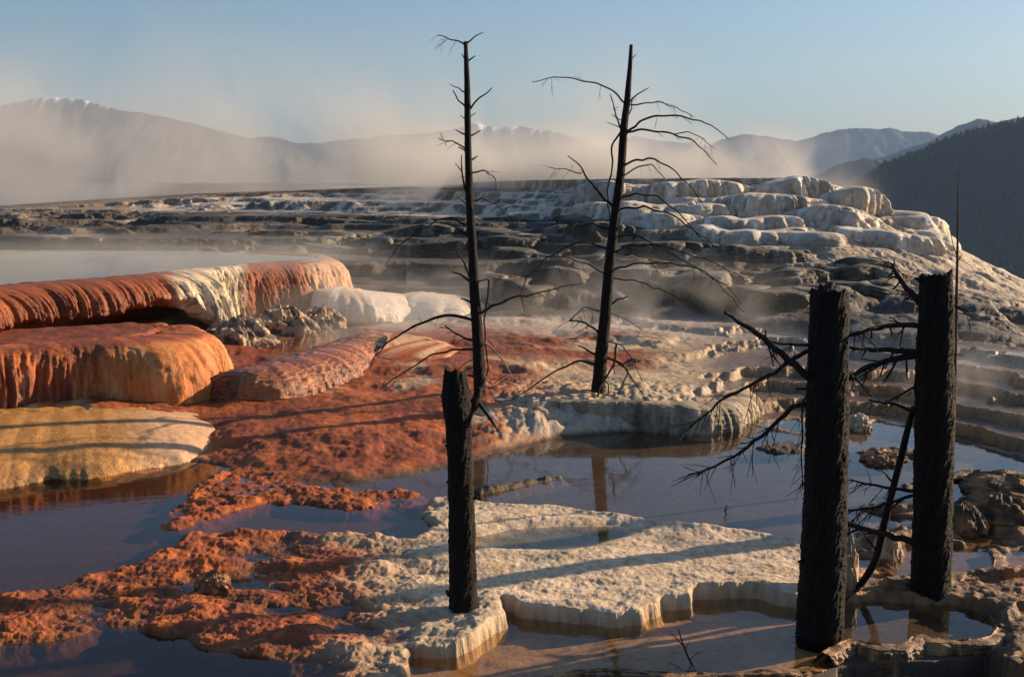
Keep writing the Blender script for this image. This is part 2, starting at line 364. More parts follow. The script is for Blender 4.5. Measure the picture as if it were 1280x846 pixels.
# plateau under the mounds and pond floor
MND = [(-9, 12.4), (-6.6, 14.4), (-5.0, 15.1), (-4.6, 15.6), (-4.5, 16.6), (-5.2, 17.4), (-8.2, 15.8), (-12, 14)]
mk = (Y > 11) & (Y < 32) & (X < 0)
dm = np.full(X.shape, -9.); dm[mk] = sdf(X[mk], Y[mk], MND); i = sm(0, .3, dm); Z = Z * (1 - i) + (.93 + .03 * n2) * i
lip = [at(-160, 376, 1.42), at(0, 357, 1.42), at(100, 349, 1.42), at(200, 341, 1.42), at(300, 332, 1.42), at(350, 327, 1.42), at(385, 327, 1.42), at(404, 325, 1.42), at(390, 320, 1.42), at(240, 312, 1.42), at(-200, 312, 1.42)]
POND = [(float(a) * 1, float(b) + .25) for a, b in lip]
dq = np.full(X.shape, -9.); dq[mk] = sdf(X[mk], Y[mk], POND); i = sm(0, .3, dq) * (Y < 26); Z = Z * (1 - i) + 1.30 * i
# keep ground below the pond outside of it low
V = np.stack([X, Y, Z], -1).reshape(-1, 3)

# ---- terrain colour (mineral and bacterial colour zones)
zg = np.zeros(X.shape + (3,)); wet = np.zeros(X.shape) + .15
cA = fbm(X * .9, Y * .9, 5, 201, .6); cB = fbm(X * 3.5, Y * 3.5, 4, 205, .6); cC = fbm(X * .35 + 9, Y * .35, 3, 209)
dzy = np.abs(np.gradient(Z, axis=0) / np.gradient(Y, axis=0)); flat = 1 - sm(.15, .6, dzy)
# foreground bed
bedc = mixc(np.array([.085, .055, .036]), np.array([.055, .026, .008]), 1 - sm(330, 640, U0 + 60 * n1)); bedc = mixc(bedc, np.array([.46, .28, .14]), sm(0, .1, dLP))
bedc = bedc * (1 + .35 * cA + .2 * cB)[..., None]
zg[:] = bedc
orc = mixc(RUST * 1.1, ORANGE * 1.05, sm(-.2, .35, cB + .5 * lump)); orc = mixc(orc, TAN, sm(380, 540, U0 + 90 * cA))
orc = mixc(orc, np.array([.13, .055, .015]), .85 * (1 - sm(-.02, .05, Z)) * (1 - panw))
panc = mixc(PAN, TAN * .95, sm(.0, .5, cB + .3 * cA)); crc = mixc(orc, panc, panw)
zg = mixc(zg, crc, inC * near); wet = np.where(near, wet * (1 - inC) + (.42 * (1 - panw) * sm(.3, -.2, lump) + .05) * inC, wet)
zg = mixc(zg, mixc(RUST, ORANGE, sm(-.2, .3, cB)), i2 * near)
br = mixc(np.array([.15, .075, .03]), np.array([.33, .17, .07]), sm(-.2, .4, cB)); br = mixc(br, np.array([.34, .13, .04]), sm(.2, .4, cA))
zg = mixc(zg, br, i3 * near); wet = np.where(i3 * near > .5, .3, wet)
# middle ground: orange slope -> tan flats
mid = sm(5.0, 5.12, K) * (1 - sm(7.9, 8.1, K))
mc = mixc(RUST * 1.15, ORANGE * .95, sm(-.25, .35, cA + .4 * cB)); mc = mixc(mc, TAN, sm(.10, .40, cC * .8 + .5 * cA + .3 * sm(420, 800, U) - .12))
mc = mixc(mc, np.array([.52, .38, .23]), sm(600, 760, U + 60 * cA)); 
bandr = sm(6.55, 6.8, K) * (1 - sm(7.5, 7.8, K)) * (1 - sm(780, 860, U)); mc = mixc(mc, RUST * 1.15, bandr * sm(-.1, .3, cA + .15))
mc = mixc(mc, np.array([.27, .16, .08]), sm(880, 1000, U)); mc = mixc(mc, np.array([.40, .18, .06]), sm(880, 960, U) * sm(.05, .3, cA) * (1 - sm(6.9, 7.3, K)))
mc = mixc(mc, np.array([.10, .06, .032]), lowr * flat * .75); mc = mixc(mc, np.array([.48, .28, .12]), lowr * np.clip(lipq, 0, 1) * .8)
mc = mixc(mc, np.array([.46, .39, .30]), isl * (1 - flat) )
mc = mixc(mc, np.array([.50, .40, .31]), sm(7.3, 7.8, K) * .8)
zg = mixc(zg, mc, mid); wet = np.where(mid > .5, .15 + .25 * sm(.2, -.3, cB) * (U < 620) + .75 * lowr * flat, wet)
# hill
hc = mixc(GREY, PALE * .8, sm(-.1, .5, cB * .6 + n2 * .6)); 
moss = sm(-.35, .1, cC + .5 * cA + .25 - .9 * sm(780, 980, U + 80 * n1) * sm(8.8, 9.6, K)) * (1 - sm(10.3, 11.2, K + .5 * cA + .9 * sm(700, 950, U)))
hc = mixc(hc, MOSS * 1.1, .92 * moss)
white = sm(10.3, 11.0, K + .6 * n2) * sm(.0, .35, n2 + .35 * cA + .35 * flat) * (1 - sm(11.7, 11.9, K)) * sm(130, 260, U)
hc = mixc(hc, WHITE, .85 * white)
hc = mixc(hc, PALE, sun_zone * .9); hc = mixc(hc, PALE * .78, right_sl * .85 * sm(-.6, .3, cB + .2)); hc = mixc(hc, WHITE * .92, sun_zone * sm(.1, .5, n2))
hc = mixc(hc, MOSS * 1.3, cl * .75)
peach = sm(11.55, 11.8, K) * (1 - sun_zone) * (1 - flat); hc = mixc(hc, np.array([.58, .36, .2]), peach * sm(-.2, .3, cB))
hc = hc * np.array([1.0, .93, .84]); hw = sm(7.95, 8.1, K)
zg = mixc(zg, hc, hw); wet = np.where(hw > .5, .12 + .25 * flat * (1 - sun_zone) + .35 * right_sl * sm(.1, .4, fbm((X * .8 + Y * .6) * 3, (X * .6 - Y * .8) * .5, 3, 301)), wet)
vall = sm(14.2, 15.2, K); zg = mixc(zg, np.array([.05, .055, .035]), vall)
plat = sm(0, .3, dm); zg = mixc(zg, RUST, plat); zg = mixc(zg, np.array([.25, .2, .16]), sm(0, .3, dq) * (Y < 26))
zg *= (1 - .25 * sm(.1, .5, -n3))[..., None]
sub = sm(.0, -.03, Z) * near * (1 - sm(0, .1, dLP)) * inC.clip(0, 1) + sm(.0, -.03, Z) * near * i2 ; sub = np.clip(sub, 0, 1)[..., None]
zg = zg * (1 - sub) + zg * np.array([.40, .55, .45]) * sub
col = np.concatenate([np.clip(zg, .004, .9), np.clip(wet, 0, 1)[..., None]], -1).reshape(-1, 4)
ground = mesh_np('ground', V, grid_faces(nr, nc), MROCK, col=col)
tag(ground, kind='structure')

def gz(x, y):                         # ground height under a point
    s = x / y; j = int(np.clip(np.searchsorted(sc_, s), 0, nc - 1)); i = int(np.clip(np.searchsorted(yr, y), 0, nr - 1))
    return float(Z[i, j])

# ------------------------------------------------------------------ draped flowstone: a lip path swept with an overhanging fluted face
def catmull(P_, n):
    P_ = np.asarray(P_, float); P_ = np.vstack([2 * P_[0] - P_[1], P_, 2 * P_[-1] - P_[-2]])
    out = []
    for i in range(1, len(P_) - 2):
        t = np.linspace(0, 1, n, endpoint=False)[:, None]
        a, b, c, d = P_[i - 1], P_[i], P_[i + 1], P_[i + 2]
        out.append(.5 * (2 * b + (c - a) * t + (2 * a - 5 * b + 4 * c - d) * t ** 2 + (3 * b - 3 * c + d - a) * t ** 3))
    out.append(P_[-2][None]); return np.vstack(out)

def drape(name, pts, colf, step=.014, rows=130, inner=.4, freq=1.0, amp=.05, lobe=.2, under=.35, pw=1.0, seed=0, wet=.3, mat=None, droop=0.0, lobef=.9, noise_in=.015, sag=0.0):
    """pts: (x, y, z_lip, z_base, R)"""
    D = catmull(pts, 60); dd = np.r_[0, np.cumsum(np.hypot(np.diff(D[:, 0]), np.diff(D[:, 1])))]
    n = int(dd[-1] / step) + 2; s = np.linspace(0, dd[-1], n); D = np.stack([np.interp(s, dd, D[:, k]) for k in range(5)], 1)
    tx = np.gradient(D[:, 0]); ty = np.gradient(D[:, 1]); l = np.hypot(tx, ty) + 1e-9
    ox = smooth1(ty / l, 12); oy = smooth1(-tx / l, 12); l = np.hypot(ox, oy); ox /= l; oy /= l
    t = np.linspace(0, 1, rows)[None, :]; S = s[:, None]
    ti = .16; a = np.clip((t - ti) / (1 - ti), 0, 1); inn = np.clip(1 - t / ti, 0, 1)
    zl, zb, RR = D[:, 2:3], D[:, 3:4], D[:, 4:5]
    big = vn(S * lobef, 0 * S + 3.3, seed) ; mid_ = vn(S * lobef * 2.7, 0 * S + 8.3, seed + 2)
    Rv = RR * (1 + lobe * big + .5 * lobe * mid_)
    th = a * (math.pi / 2) * 1.12; thc = np.minimum(th, math.pi / 2)
    r = Rv * np.sin(thc) ** pw; z = zl - (zl - zb) * (1 - np.cos(thc)) ** (1 / max(pw, .6))
    hn = vn(S * 6, 0 * S + 1.7, seed + 9)
    z = np.where(th > math.pi / 2, zb, z)
    # fluted skin: rounded columns with sharp creases between, wandering a little
    wx = S + .12 * fbm(S * 1.3, z * 1.2 + a * .4, 2, seed + 3)
    hs = sm(.05, .5, a)
    fl1 = np.sqrt(np.abs(vn(wx * 5.0 * freq, z * .5 + seed, seed + 4)) + .002) ; fl2 = np.sqrt(np.abs(vn(wx * 14 * freq, z * 1.0, seed + 5)) + .002)
    fl3 = vn(wx * 42 * freq, z * 5, seed + 6)
    lump_ = fbm(S * 3, z * 3 + a * 2, 3, seed + 7)
    disp = (amp * (1.1 * fl1 + .55 * fl2 + .14 * fl3 - .8)) * hs + .03 * lump_ + noise_in * fbm(S * 14, a * 14, 3, seed + 8)
    # undercut near the foot, uneven from column to column
    foot = .80 + .10 * hn + .08 * big
    uc = sm(0, .16, a - foot) * under * (1 + .5 * hn)
    r = r + disp * (1 - inn) - uc * RR
    r = np.where(inn > 0, -inner * inn, r) + np.where(inn > 0, disp * 0, 0)
    z = z - droop * a * 0 + np.where(inn > 0, .02 * fbm(S * 5, inn * 5, 3, seed + 12) - (.09 + sag) * inn ** 2, 0) - .006 * hs * fl2
    X_ = D[:, 0:1] + ox[:, None] * r; Y_ = D[:, 1:2] + oy[:, None] * r
    Vv = np.stack([X_, Y_, z + 0 * X_], -1)
    c, w = colf(S + 0 * t, a + 0 * S, fl1 + 0 * a, X_, Y_, z, seed)
    col = np.concatenate([np.clip(c, .004, .92), (w + np.zeros(X_.shape))[..., None]], -1)
    nS, nT = X_.shape
    return mesh_np(name, Vv.reshape(-1, 3), grid_faces(nS, nT)[:, ::-1], mat or MROCK, col=col.reshape(-1, 4))

def c_rim(S, a, f, x, y, z, s):       # long upper rim: rust flutes, a whitish dripping stretch, tan at the far end
    n = fbm(S * 2, z * 2, 4, 401); st = fbm(S * 11, z * .8, 4, 402)
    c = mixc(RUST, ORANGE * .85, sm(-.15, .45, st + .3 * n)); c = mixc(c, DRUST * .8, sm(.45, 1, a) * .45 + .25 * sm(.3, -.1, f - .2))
    u = 640 + F * x / y * .99
    wh = sm(205, 235, u + 22 * n) * (1 - sm(300, 316, u + 6 * n)) * (1 - .0 * a)
    hi = mixc(np.array([.72, .55, .36]), np.array([.20, .19, .14]), sm(-.05, .3, fbm(S * 14, z * 6, 3, 404)))
    c = mixc(c, hi, wh)
    c = mixc(c, np.array([.55, .33, .2]), sm(375, 400, u + 10 * n) * .85)
    return c, .22 + .15 * sm(0, .5, st)

def pt(u, v, z, zb, Rr, dy=0):
    x, y = at(u, v, z); return (float(x), float(y) + dy, z, zb, Rr)

o = drape('travertine_rim', [pt(-190, 380, 1.42, .9, .85), pt(0, 357, 1.42, .95, .9), pt(90, 350, 1.42, .98, .95), pt(170, 344, 1.42, .98, .95), pt(205, 340.5, 1.42, .70, 1.05), pt(232, 338, 1.42, .52, .95), pt(252, 335.8, 1.42, .46, .4), pt(285, 333, 1.42, .5, .25), pt(308, 330.5, 1.42, .48, .5), pt(335, 328, 1.42, .44, .75),
          pt(372, 326, 1.42, .44, .7), pt(402, 324.5, 1.40, .44, .5), pt(405, 321, 1.40, .5, .4), pt(385, 317, 1.40, .6, .3), pt(300, 313.5, 1.40, .9, .25)], c_rim,
          step=.016, rows=140, inner=.5, freq=1.1, amp=.11, lobe=.22, under=.32, pw=.85, seed=20)
tag(o, 'long rust-orange fluted travertine rim with hanging drips at the edge of the grey steaming pond', 'rock formation')

def c_mound(S, a, f, x, y, z, s):
    n = fbm(x * 1.4, y * 1.4 + z, 4, 411); st = fbm(S * 6, z * .7, 5, 412, .6); u = 640 + F * x / y * .98
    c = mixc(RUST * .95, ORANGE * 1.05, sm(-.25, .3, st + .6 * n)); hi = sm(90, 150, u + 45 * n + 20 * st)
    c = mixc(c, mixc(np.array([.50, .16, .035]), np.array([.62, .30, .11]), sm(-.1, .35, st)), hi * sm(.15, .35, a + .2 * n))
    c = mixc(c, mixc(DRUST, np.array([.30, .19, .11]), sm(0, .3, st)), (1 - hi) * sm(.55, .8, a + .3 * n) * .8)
    return c, .22
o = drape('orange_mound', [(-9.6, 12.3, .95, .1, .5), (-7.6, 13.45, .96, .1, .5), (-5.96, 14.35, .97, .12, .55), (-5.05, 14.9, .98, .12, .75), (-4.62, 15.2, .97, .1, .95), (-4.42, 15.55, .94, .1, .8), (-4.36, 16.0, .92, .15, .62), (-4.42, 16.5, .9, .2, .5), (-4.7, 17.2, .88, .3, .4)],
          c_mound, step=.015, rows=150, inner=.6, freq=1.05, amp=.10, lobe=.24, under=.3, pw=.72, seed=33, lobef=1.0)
tag(o, 'big rounded orange travertine mound with a fluted face, left, below the long rim', 'rock formation')

def c_yel(S, a, f, x, y, z, s):
    n = fbm(x * 1.6, y * 1.6, 4, 421); st = fbm(S * 7, a * 2, 4, 422)
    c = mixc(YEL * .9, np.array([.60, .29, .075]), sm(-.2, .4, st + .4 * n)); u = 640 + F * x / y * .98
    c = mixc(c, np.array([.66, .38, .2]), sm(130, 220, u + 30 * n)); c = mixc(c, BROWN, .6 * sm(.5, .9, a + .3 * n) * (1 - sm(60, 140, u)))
    return c, .4
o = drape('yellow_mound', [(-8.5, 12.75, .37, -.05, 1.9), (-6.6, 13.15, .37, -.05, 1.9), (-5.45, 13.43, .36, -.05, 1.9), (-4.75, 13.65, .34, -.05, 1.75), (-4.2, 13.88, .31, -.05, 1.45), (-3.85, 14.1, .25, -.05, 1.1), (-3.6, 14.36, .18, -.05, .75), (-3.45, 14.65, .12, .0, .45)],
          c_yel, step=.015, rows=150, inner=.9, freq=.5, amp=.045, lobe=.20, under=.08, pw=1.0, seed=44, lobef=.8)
tag(o, 'smooth yellow-tan mound sloping into the dark red pool at the left edge', 'rock formation')

def c_wet(S, a, f, x, y, z, s):
    n = fbm(S * 3, z * 3, 4, 431); st = fbm(S * 10, z, 4, 432)
    return mixc(np.array([.17, .05, .017]), np.array([.42, .15, .05]), sm(-.2, .4, st + n * .4)), .7
o = drape('wet_mound', [pt(262, 468, .52, .2, .35), pt(300, 461, .60, .2, .45), pt(345, 455, .64, .2, .55), pt(395, 441, .66, .2, .55), pt(430, 429, .64, .2, .5), pt(452, 421, .60, .25, .4), pt(462, 413, .55, .3, .3)], c_wet,
          step=.014, rows=110, inner=.5, freq=1.2, amp=.05, lobe=.14, under=.12, pw=.95, seed=52, noise_in=.03)
tag(o, 'low glistening wet brown mound beside the small pool, right of the big orange mound', 'rock formation')

def c_fan(S, a, f, x, y, z, s):
    st = fbm(S * 9, z * .6, 4, 441); n = fbm(x, y, 3, 442)
    return mixc(ORANGE * .95, np.array([.70, .42, .24]), sm(-.25, .3, st + .3 * n)), .3
o = drape('fan_mound', [pt(452, 428, .55, .36, .5), pt(475, 418, .62, .34, .9), pt(510, 420, .60, .34, 1.1), pt(545, 430, .52, .34, 1.0), pt(575, 438, .44, .34, .6)], c_fan,
          step=.016, rows=90, inner=.5, freq=.8, amp=.03, lobe=.15, under=.1, pw=.9, seed=58)
tag(o, 'small orange fan-shaped mound behind the broken stump, streaked with pale lines', 'rock formation')

def c_pale(S, a, f, x, y, z, s):
    st = fbm(S * 8, z * .5, 4, 451)
    return mixc(np.array([.66, .46, .32]), np.array([.80, .66, .52]), sm(-.3, .3, st)), .3
o = drape('pale_fan', [pt(396, 362, .95, .4, .6), pt(420, 360, .98, .4, 1.2), pt(445, 361, .96, .4, 1.5), pt(466, 364, .90, .4, 1.2), pt(478, 366, .80, .4, .8), pt(484, 362, .70, .45, .4)], c_pale,
          step=.016, rows=90, inner=.7, freq=1.2, amp=.085, lobe=.15, under=.12, pw=.85, seed=61)
tag(o, 'pale cream flowstone fan just right of the fluted rim, the nearer of two', 'rock formation')
o = drape('pale_fan', [pt(480, 374, .72, .4, .5), pt(505, 367, .84, .4, 1.0), pt(535, 366, .86, .4, 1.2), pt(560, 368, .80, .4, 1.0), pt(576, 372, .70, .42, .6), pt(582, 370, .62, .45, .3)], c_pale,
          step=.016, rows=90, inner=.7, freq=1.3, amp=.085, lobe=.15, under=.12, pw=.85, seed=63)
tag(o, 'cream flowstone fan in steam immediately left of the left dead tree', 'rock formation')

def c_isl(S, a, f, x, y, z, s):
    st = fbm(S * 5, z * 2, 4, 455); return mixc(np.array([.20, .15, .10]), np.array([.42, .32, .21]), sm(-.3, .3, st)), .15
o = drape('grey_ledge', [pt(560, 500, .30, -.08, .12), pt(620, 498, .33, -.08, .14), pt(700, 499, .34, -.08, .16), pt(780, 500, .34, -.08, .18), pt(830, 502, .32, -.08, .26), pt(875, 503, .30, -.08, .38), pt(905, 500, .27, -.08, .42), pt(916, 490, .24, -.05, .35), pt(915, 480, .22, 0, .2)], c_isl,
          step=.012, rows=90, inner=.35, freq=.8, amp=.06, lobe=.3, under=.15, pw=.7, seed=66, lobef=1.3)
tag(o, 'grey flat-topped travertine ledge along the back shore of the blue pool', 'rock formation')

# lumpy grey and white flowstone under the recess of the rim
def blob(name, cx, cy, cz, rx, ry, rz, colf, seed=0, amp=.25, sq=1.0, n=160, freq=3.0, stre=1.0, mat=None):
    th = np.linspace(0, 2 * math.pi, n, endpoint=False)[None, :]; ph = np.linspace(.02, math.pi * .62, n // 2)[:, None]
    dx = np.sin(ph) * np.cos(th); dy = np.sin(ph) * np.sin(th); dz = np.cos(ph) + 0 * th
    # 3d-ish noise from two slices
    nn = fbm(dx * freq + 7 * seed, dy * freq + dz * freq * .7 * stre, 4, seed) ; n2_ = np.abs(fbm(np.arctan2(dy, dx) * freq * 1.2 * 1.0, dz * freq * .5 * stre, 3, seed + 3))
    n2_ = n2_ * np.minimum(1, 6 * (1 - np.abs(np.arctan2(dy, dx)) / math.pi))
    k = 1 + amp * (nn + .9 * n2_ - .2)
    X_ = cx + rx * dx * k; Y_ = cy + ry * dy * k; Z_ = cz + rz * np.sign(dz) * np.abs(dz) ** sq * k
    c, w = colf(X_, Y_, Z_, nn); col = np.concatenate([np.clip(c, .004, .92), (w + 0 * X_)[..., None]], -1)
    return mesh_np(name, np.stack([X_, Y_, Z_], -1).reshape(-1, 3), grid_faces(n // 2, n, True), mat or MROCK, col=col.reshape(-1, 4))

def c_gw(x, y, z, nn):
    n = fbm(x * 5, z * 6 + y * 3, 4, 461); return mixc(np.array([.50, .34, .20]), np.array([.09, .065, .045]), sm(-.1, .25, n)), .45
for (u, v, z, ru, rz, lab) in ((296, 432, .40, .62, .36, 'grey and white ribbed flowstone boulder below the recess of the long rim'),
                               (352, 420, .42, .62, .42, 'grey-white flowstone lump with pale knobs, centre of three under the barrel of the rim'),
                               (398, 412, .42, .48, .34, 'whitish flowstone lump at the head of the small pool beside the barrel of the rim')):
    x, y = at(u, v, z); o = blob('flowstone_boulder', float(x), float(y), z - .1, ru, ru * .8, rz + .12, c_gw, seed=int(u), amp=.22, freq=2.4)
    tag(o, lab, 'rock')
def c_br(x, y, z, nn):
    n = fbm(x * 6, z * 5 + y * 4, 4, 465); return mixc(np.array([.07, .04, .02]), np.array([.30, .15, .055]), sm(-.2, .4, n)), .15
def c_tan(x, y, z, nn):
    n = fbm(x * 8, z * 4 + y * 4, 4, 466); return mixc(np.array([.4, .26, .15]), np.array([.62, .47, .32]), sm(-.2, .4, n)), .4
def c_rk(x, y, z, nn):
    n = fbm(x * 20, z * 20 + y * 14, 4, 467); return mixc(np.array([.20, .08, .035]), np.array([.52, .28, .13]), sm(-.2, .4, n)), .2
rocks = [('crust_rock', 263, 738, .02, .135, .10, .115, c_rk, 'small round knobbly rock sitting on the orange crust in the left foreground', .25),
         ('wet_boulder', 1212, 668, -.02, .21, .3, .22, c_br, 'dark wet boulder just right of the rear thick trunk, above the small pool', .14),
         ('wet_boulder', 1262, 662, -.02, .42, .4, .27, c_br, 'wide wet brown boulder at the right edge behind the small pool', .14),
         ('wet_boulder', 1270, 620, .0, .4, .4, .16, c_br, 'low wet boulder at the right edge, farther back', .14),
         ('mineral_mound', 1111, 705, -.05, .115, .12, .24, c_tan, 'tan knob of mineral beside the leaning pole, between the two thick trunks', .2),
         ('mineral_deposit', 1060, 752, -.1, .085, .12, .50, c_tan, 'tall pale mineral crust clinging to the right side of the front thick trunk', .2),
         ('mineral_mound', 1076, 535, .02, .14, .16, .15, c_tan, 'tan mineral knob standing in the blue pool right of the front trunk', .2),
         ('mineral_mound', 1107, 578, .0, .24, .2, .09, c_rk, 'low rusty knob with a bright edge in the pool behind the leaning pole', .3)]
for nm, u, v, z, rx, ry, rz, cf, lab, am in rocks:
    x, y = at(u, v, z); o = blob(nm, float(x), float(y) + ry * .6, z, rx, ry, rz, cf, seed=int(u) % 97, amp=am, freq=2.6, n=140); tag(o, lab, 'rock')

# dams at the front right and along the bottom
def c_dam(S, a, f, x, y, z, s):
    st = fbm(S * 12, z * 2, 4, 471); return mixc(np.array([.13, .065, .028]), np.array([.42, .22, .09]), sm(-.2, .35, st)), .45
o = drape('pool_dam', [pt(1030, 816, -.02, -.6, .10), pt(1062, 800, -.02, -.6, .10), pt(1100, 806, -.02, -.6, .12), pt(1135, 802, -.02, -.6, .12), pt(1150, 792, -.02, -.6, .14), pt(1168, 798, -.02, -.6, .12), pt(1200, 800, -.02, -.6, .10), pt(1235, 797, -.02, -.6, .12), pt(1249, 780, -.02, -.6, .16), pt(1240, 765, -.02, -.6, .16)],
          c_dam, step=.006, rows=110, inner=.08, freq=2.6, amp=.035, lobe=.3, under=.2, pw=.6, seed=71, lobef=3)
tag(o, 'brown scalloped dam holding the pool in the bottom right corner', 'rock formation')
o = drape('pool_dam', [pt(660, 852, -.055, -.5, .06), pt(720, 838, -.05, -.5, .08), pt(780, 836, -.05, -.5, .06), pt(850, 842, -.05, -.5, .08), pt(930, 840, -.05, -.5, .06), pt(990, 836, -.05, -.5, .08), pt(1040, 830, -.11, -.5, .1), pt(1056, 812, -.1, -.5, .1)],
          c_dam, step=.006, rows=90, inner=.06, freq=2.6, amp=.03, lobe=.3, under=.2, pw=.6, seed=73, lobef=3)
tag(o, 'thin dark rim along the bottom edge holding the brown pool before the pan', 'rock formation')
o = drape('pool_dam', [pt(1092, 716, .012, -.25, .05), pt(1150, 722, .012, -.25, .06), pt(1200, 721, .012, -.25, .07), pt(1236, 716, .015, -.25, .09), pt(1244, 700, .02, -.25, .12), pt(1238, 684, .02, -.2, .12)],
          c_dam, step=.006, rows=90, inner=.05, freq=2.6, amp=.03, lobe=.3, under=.1, pw=.6, seed=75, lobef=3)
tag(o, 'curved dam with a drip-coated right end around the small pool behind the rear trunk', 'rock formation')

# ------------------------------------------------------------------ hillside drapes near the summit
def c_hill(S, a, f, x, y, z, s):
    st = fbm(S * 5, z * 1.2, 4, 481); n = fbm(x * .5, y * .5, 4, 482)
    c = mixc(PALE * .9, WHITE * 1.05, sm(-.3, .4, st + .4 * n)); return mixc(c, GREY * .8, sm(.1, .5, n) * .7), .2
def c_cap(S, a, f, x, y, z, s):
    st = fbm(S * 3, z * 1.5, 4, 485); return mixc(np.array([.30, .23, .16]), np.array([.60, .48, .34]), sm(-.1, .45, st)), .15
def c_cap2(S, a, f, x, y, z, s):
    st = fbm(S * 3, z * 1.5, 4, 486); u = 640 + F * x / y
    c = mixc(np.array([.36, .22, .13]), np.array([.70, .42, .24]), sm(-.2, .3, st)); return mixc(c, np.array([.12, .09, .06]), sm(600, 640, u) * .7), .15
def yp(u, v, Yd, h, Rr):
    x, y, z = aty(u, v, float(near_y(u, Yd))); return (float(x), float(y), float(z), float(z) - h, Rr)
def on(u, Yd, rise, h, Rr):
    Yd = float(near_y(u, Yd)); x = (u - 640) / F * Yd * 1.012; g0 = gz(x, Yd); return (x, Yd, g0 + rise, g0 + rise - h, Rr)
def hill(pts, colf=c_hill, **kw):
    o = drape('hillside', pts, colf, **kw); tag(o, kind='structure'); return o
hill([yp(190, 249, 44.6, .25, .12), yp(300, 241, 45.2, .3, .14), yp(450, 236, 45.4, .3, .14), yp(560, 233, 45.4, .35, .14), yp(640, 230, 45.4, .4, .14)], c_cap2, step=.05, rows=30, inner=.6, freq=.4, amp=.05, lobe=.4, seed=81, pw=.6)
hill([yp(590, 228, 45.2, .38, .12), yp(640, 226, 45.3, .4, .14), yp(750, 224, 45.3, .38, .14), yp(850, 223, 44.8, .38, .14), yp(940, 222.5, 44.2, .35, .14), yp(1000, 222.5, 43.6, .38, .14), yp(1004, 222.5, 44.3, .38, .1)], c_cap, step=.04, rows=34, inner=.8, freq=.35, amp=.05, lobe=.4, seed=82, pw=.5)
hill([yp(1002, 230, 42.8, .9, .5), yp(1020, 230, 42.4, .9, .6), yp(1038, 232, 42.2, .9, .5), yp(1045, 234, 42.8, .9, .4)], step=.035, rows=50, inner=.6, freq=.5, amp=.12, lobe=.4, seed=83, pw=.7)
hill([yp(1045, 237, 41.2, .8, .25), yp(1060, 236.5, 40.8, .8, .3), yp(1080, 236.5, 40.7, .8, .3), yp(1085, 237, 41.4, .8, .3)], c_cap, step=.03, rows=50, inner=.9, freq=.5, amp=.07, lobe=.2, seed=84, pw=.5)
hill([yp(1085, 263, 39.2, .8, .4), yp(1110, 263, 38.4, .9, .5), yp(1138, 264, 37.4, .8, .5), yp(1150, 266, 38.0, .6, .3)], step=.03, rows=60, inner=.8, freq=.5, amp=.12, lobe=.5, seed=85, pw=.7)
hill([yp(1120, 271, 36.4, .7, .5), yp(1148, 270, 35.6, .7, .5), yp(1166, 271, 35.6, .75, .45), yp(1171, 276, 36.4, .8, .4)], step=.03, rows=60, inner=.8, freq=.5, amp=.14, lobe=.5, seed=86, pw=.7)
hill([yp(1130, 288, 34.6, .55, .5), yp(1158, 288, 34.0, .6, .5), yp(1176, 292, 34.0, .6, .4), yp(1182, 298, 34.8, .5, .3)], step=.03, rows=60, inner=.8, freq=.5, amp=.14, lobe=.5, seed=87, pw=.7)
random.seed(5)
rows_d = [(236, 43.2, .7, 770, 990), (252, 41.0, .8, 730, 1010), (268, 38.3, .8, 720, 1030), (284, 35.6, .75, 770, 1040), (300, 32.8, .6, 790, 1000), (300, 30.4, .45, 860, 1040)]
for q, (v0, Y0, h0, ua, ub) in enumerate(rows_d):
    u = ua
    while u < ub:
        w = random.choice((60, 90, 140, 210)) * random.uniform(.8, 1.2); pts = []
        m = max(4, int(w / 22)); lift = random.uniform(-4, 4)
        for k_ in range(m + 1):
            e = math.sin(math.pi * k_ / m); drop = .0 * max(0, u + w * k_ / m - 1000)
            pts.append(on(u + w * k_ / m, Y0 + lift * .3 + .4 - 1.7 * e + random.uniform(-.15, .15), (.06 + (.30 if q else .10) * e) * h0 / .7, h0 * (.7 + .45 * e) * random.uniform(.85, 1.2), .25 + .5 * e))
        hill(pts, step=.04, rows=60, inner=.9, sag=.1, freq=1.25, amp=.26, noise_in=.03, lobe=.4, seed=100 + int(u) + q * 7, pw=.5, under=.35, lobef=1.6)
        u += w * random.uniform(.65, .9)
def c_dk(S, a, f, x, y, z, s):
    st = fbm(S * 5, z * 1.2, 4, 491); n = fbm(x * .6, y * .6, 3, 492); return mixc(MOSS * 1.2, GREY, sm(0, .5, st + .6 * n)), .2
for q, (v0, Y0, h0, ua, ub) in enumerate([(322, 28.2, .45, 380, 620), (300, 31.0, .4, 320, 760), (336, 23.9, .8, 640, 1060), (352, 23.2, .65, 560, 1080), (318, 27.0, .4, 620, 1000), (278, 34.5, .3, 420, 800), (372, 22.4, .45, 900, 1130)]):
    u = ua
    while u < ub:
        w = random.uniform(50, 130); m = max(4, int(w / 22)); lift = random.uniform(-5, 5); pts = []
        for k_ in range(m + 1):
            e = math.sin(math.pi * k_ / m)
            pts.append(on(u + w * k_ / m, Y0 + lift * .15 + .1 - .8 * e, (.0 + .15 * e) * h0 / .5, h0 * (.6 + .5 * e) * random.uniform(.85, 1.2), .2 + .35 * e))
        hill(pts, c_dk, step=.03, rows=56, inner=1.5, sag=.2, freq=.9, amp=.15, noise_in=.05, lobe=.5, seed=300 + int(u) + q * 7, pw=.45, under=.3, lobef=1.3)
        u += w * random.uniform(.7, 1.15)

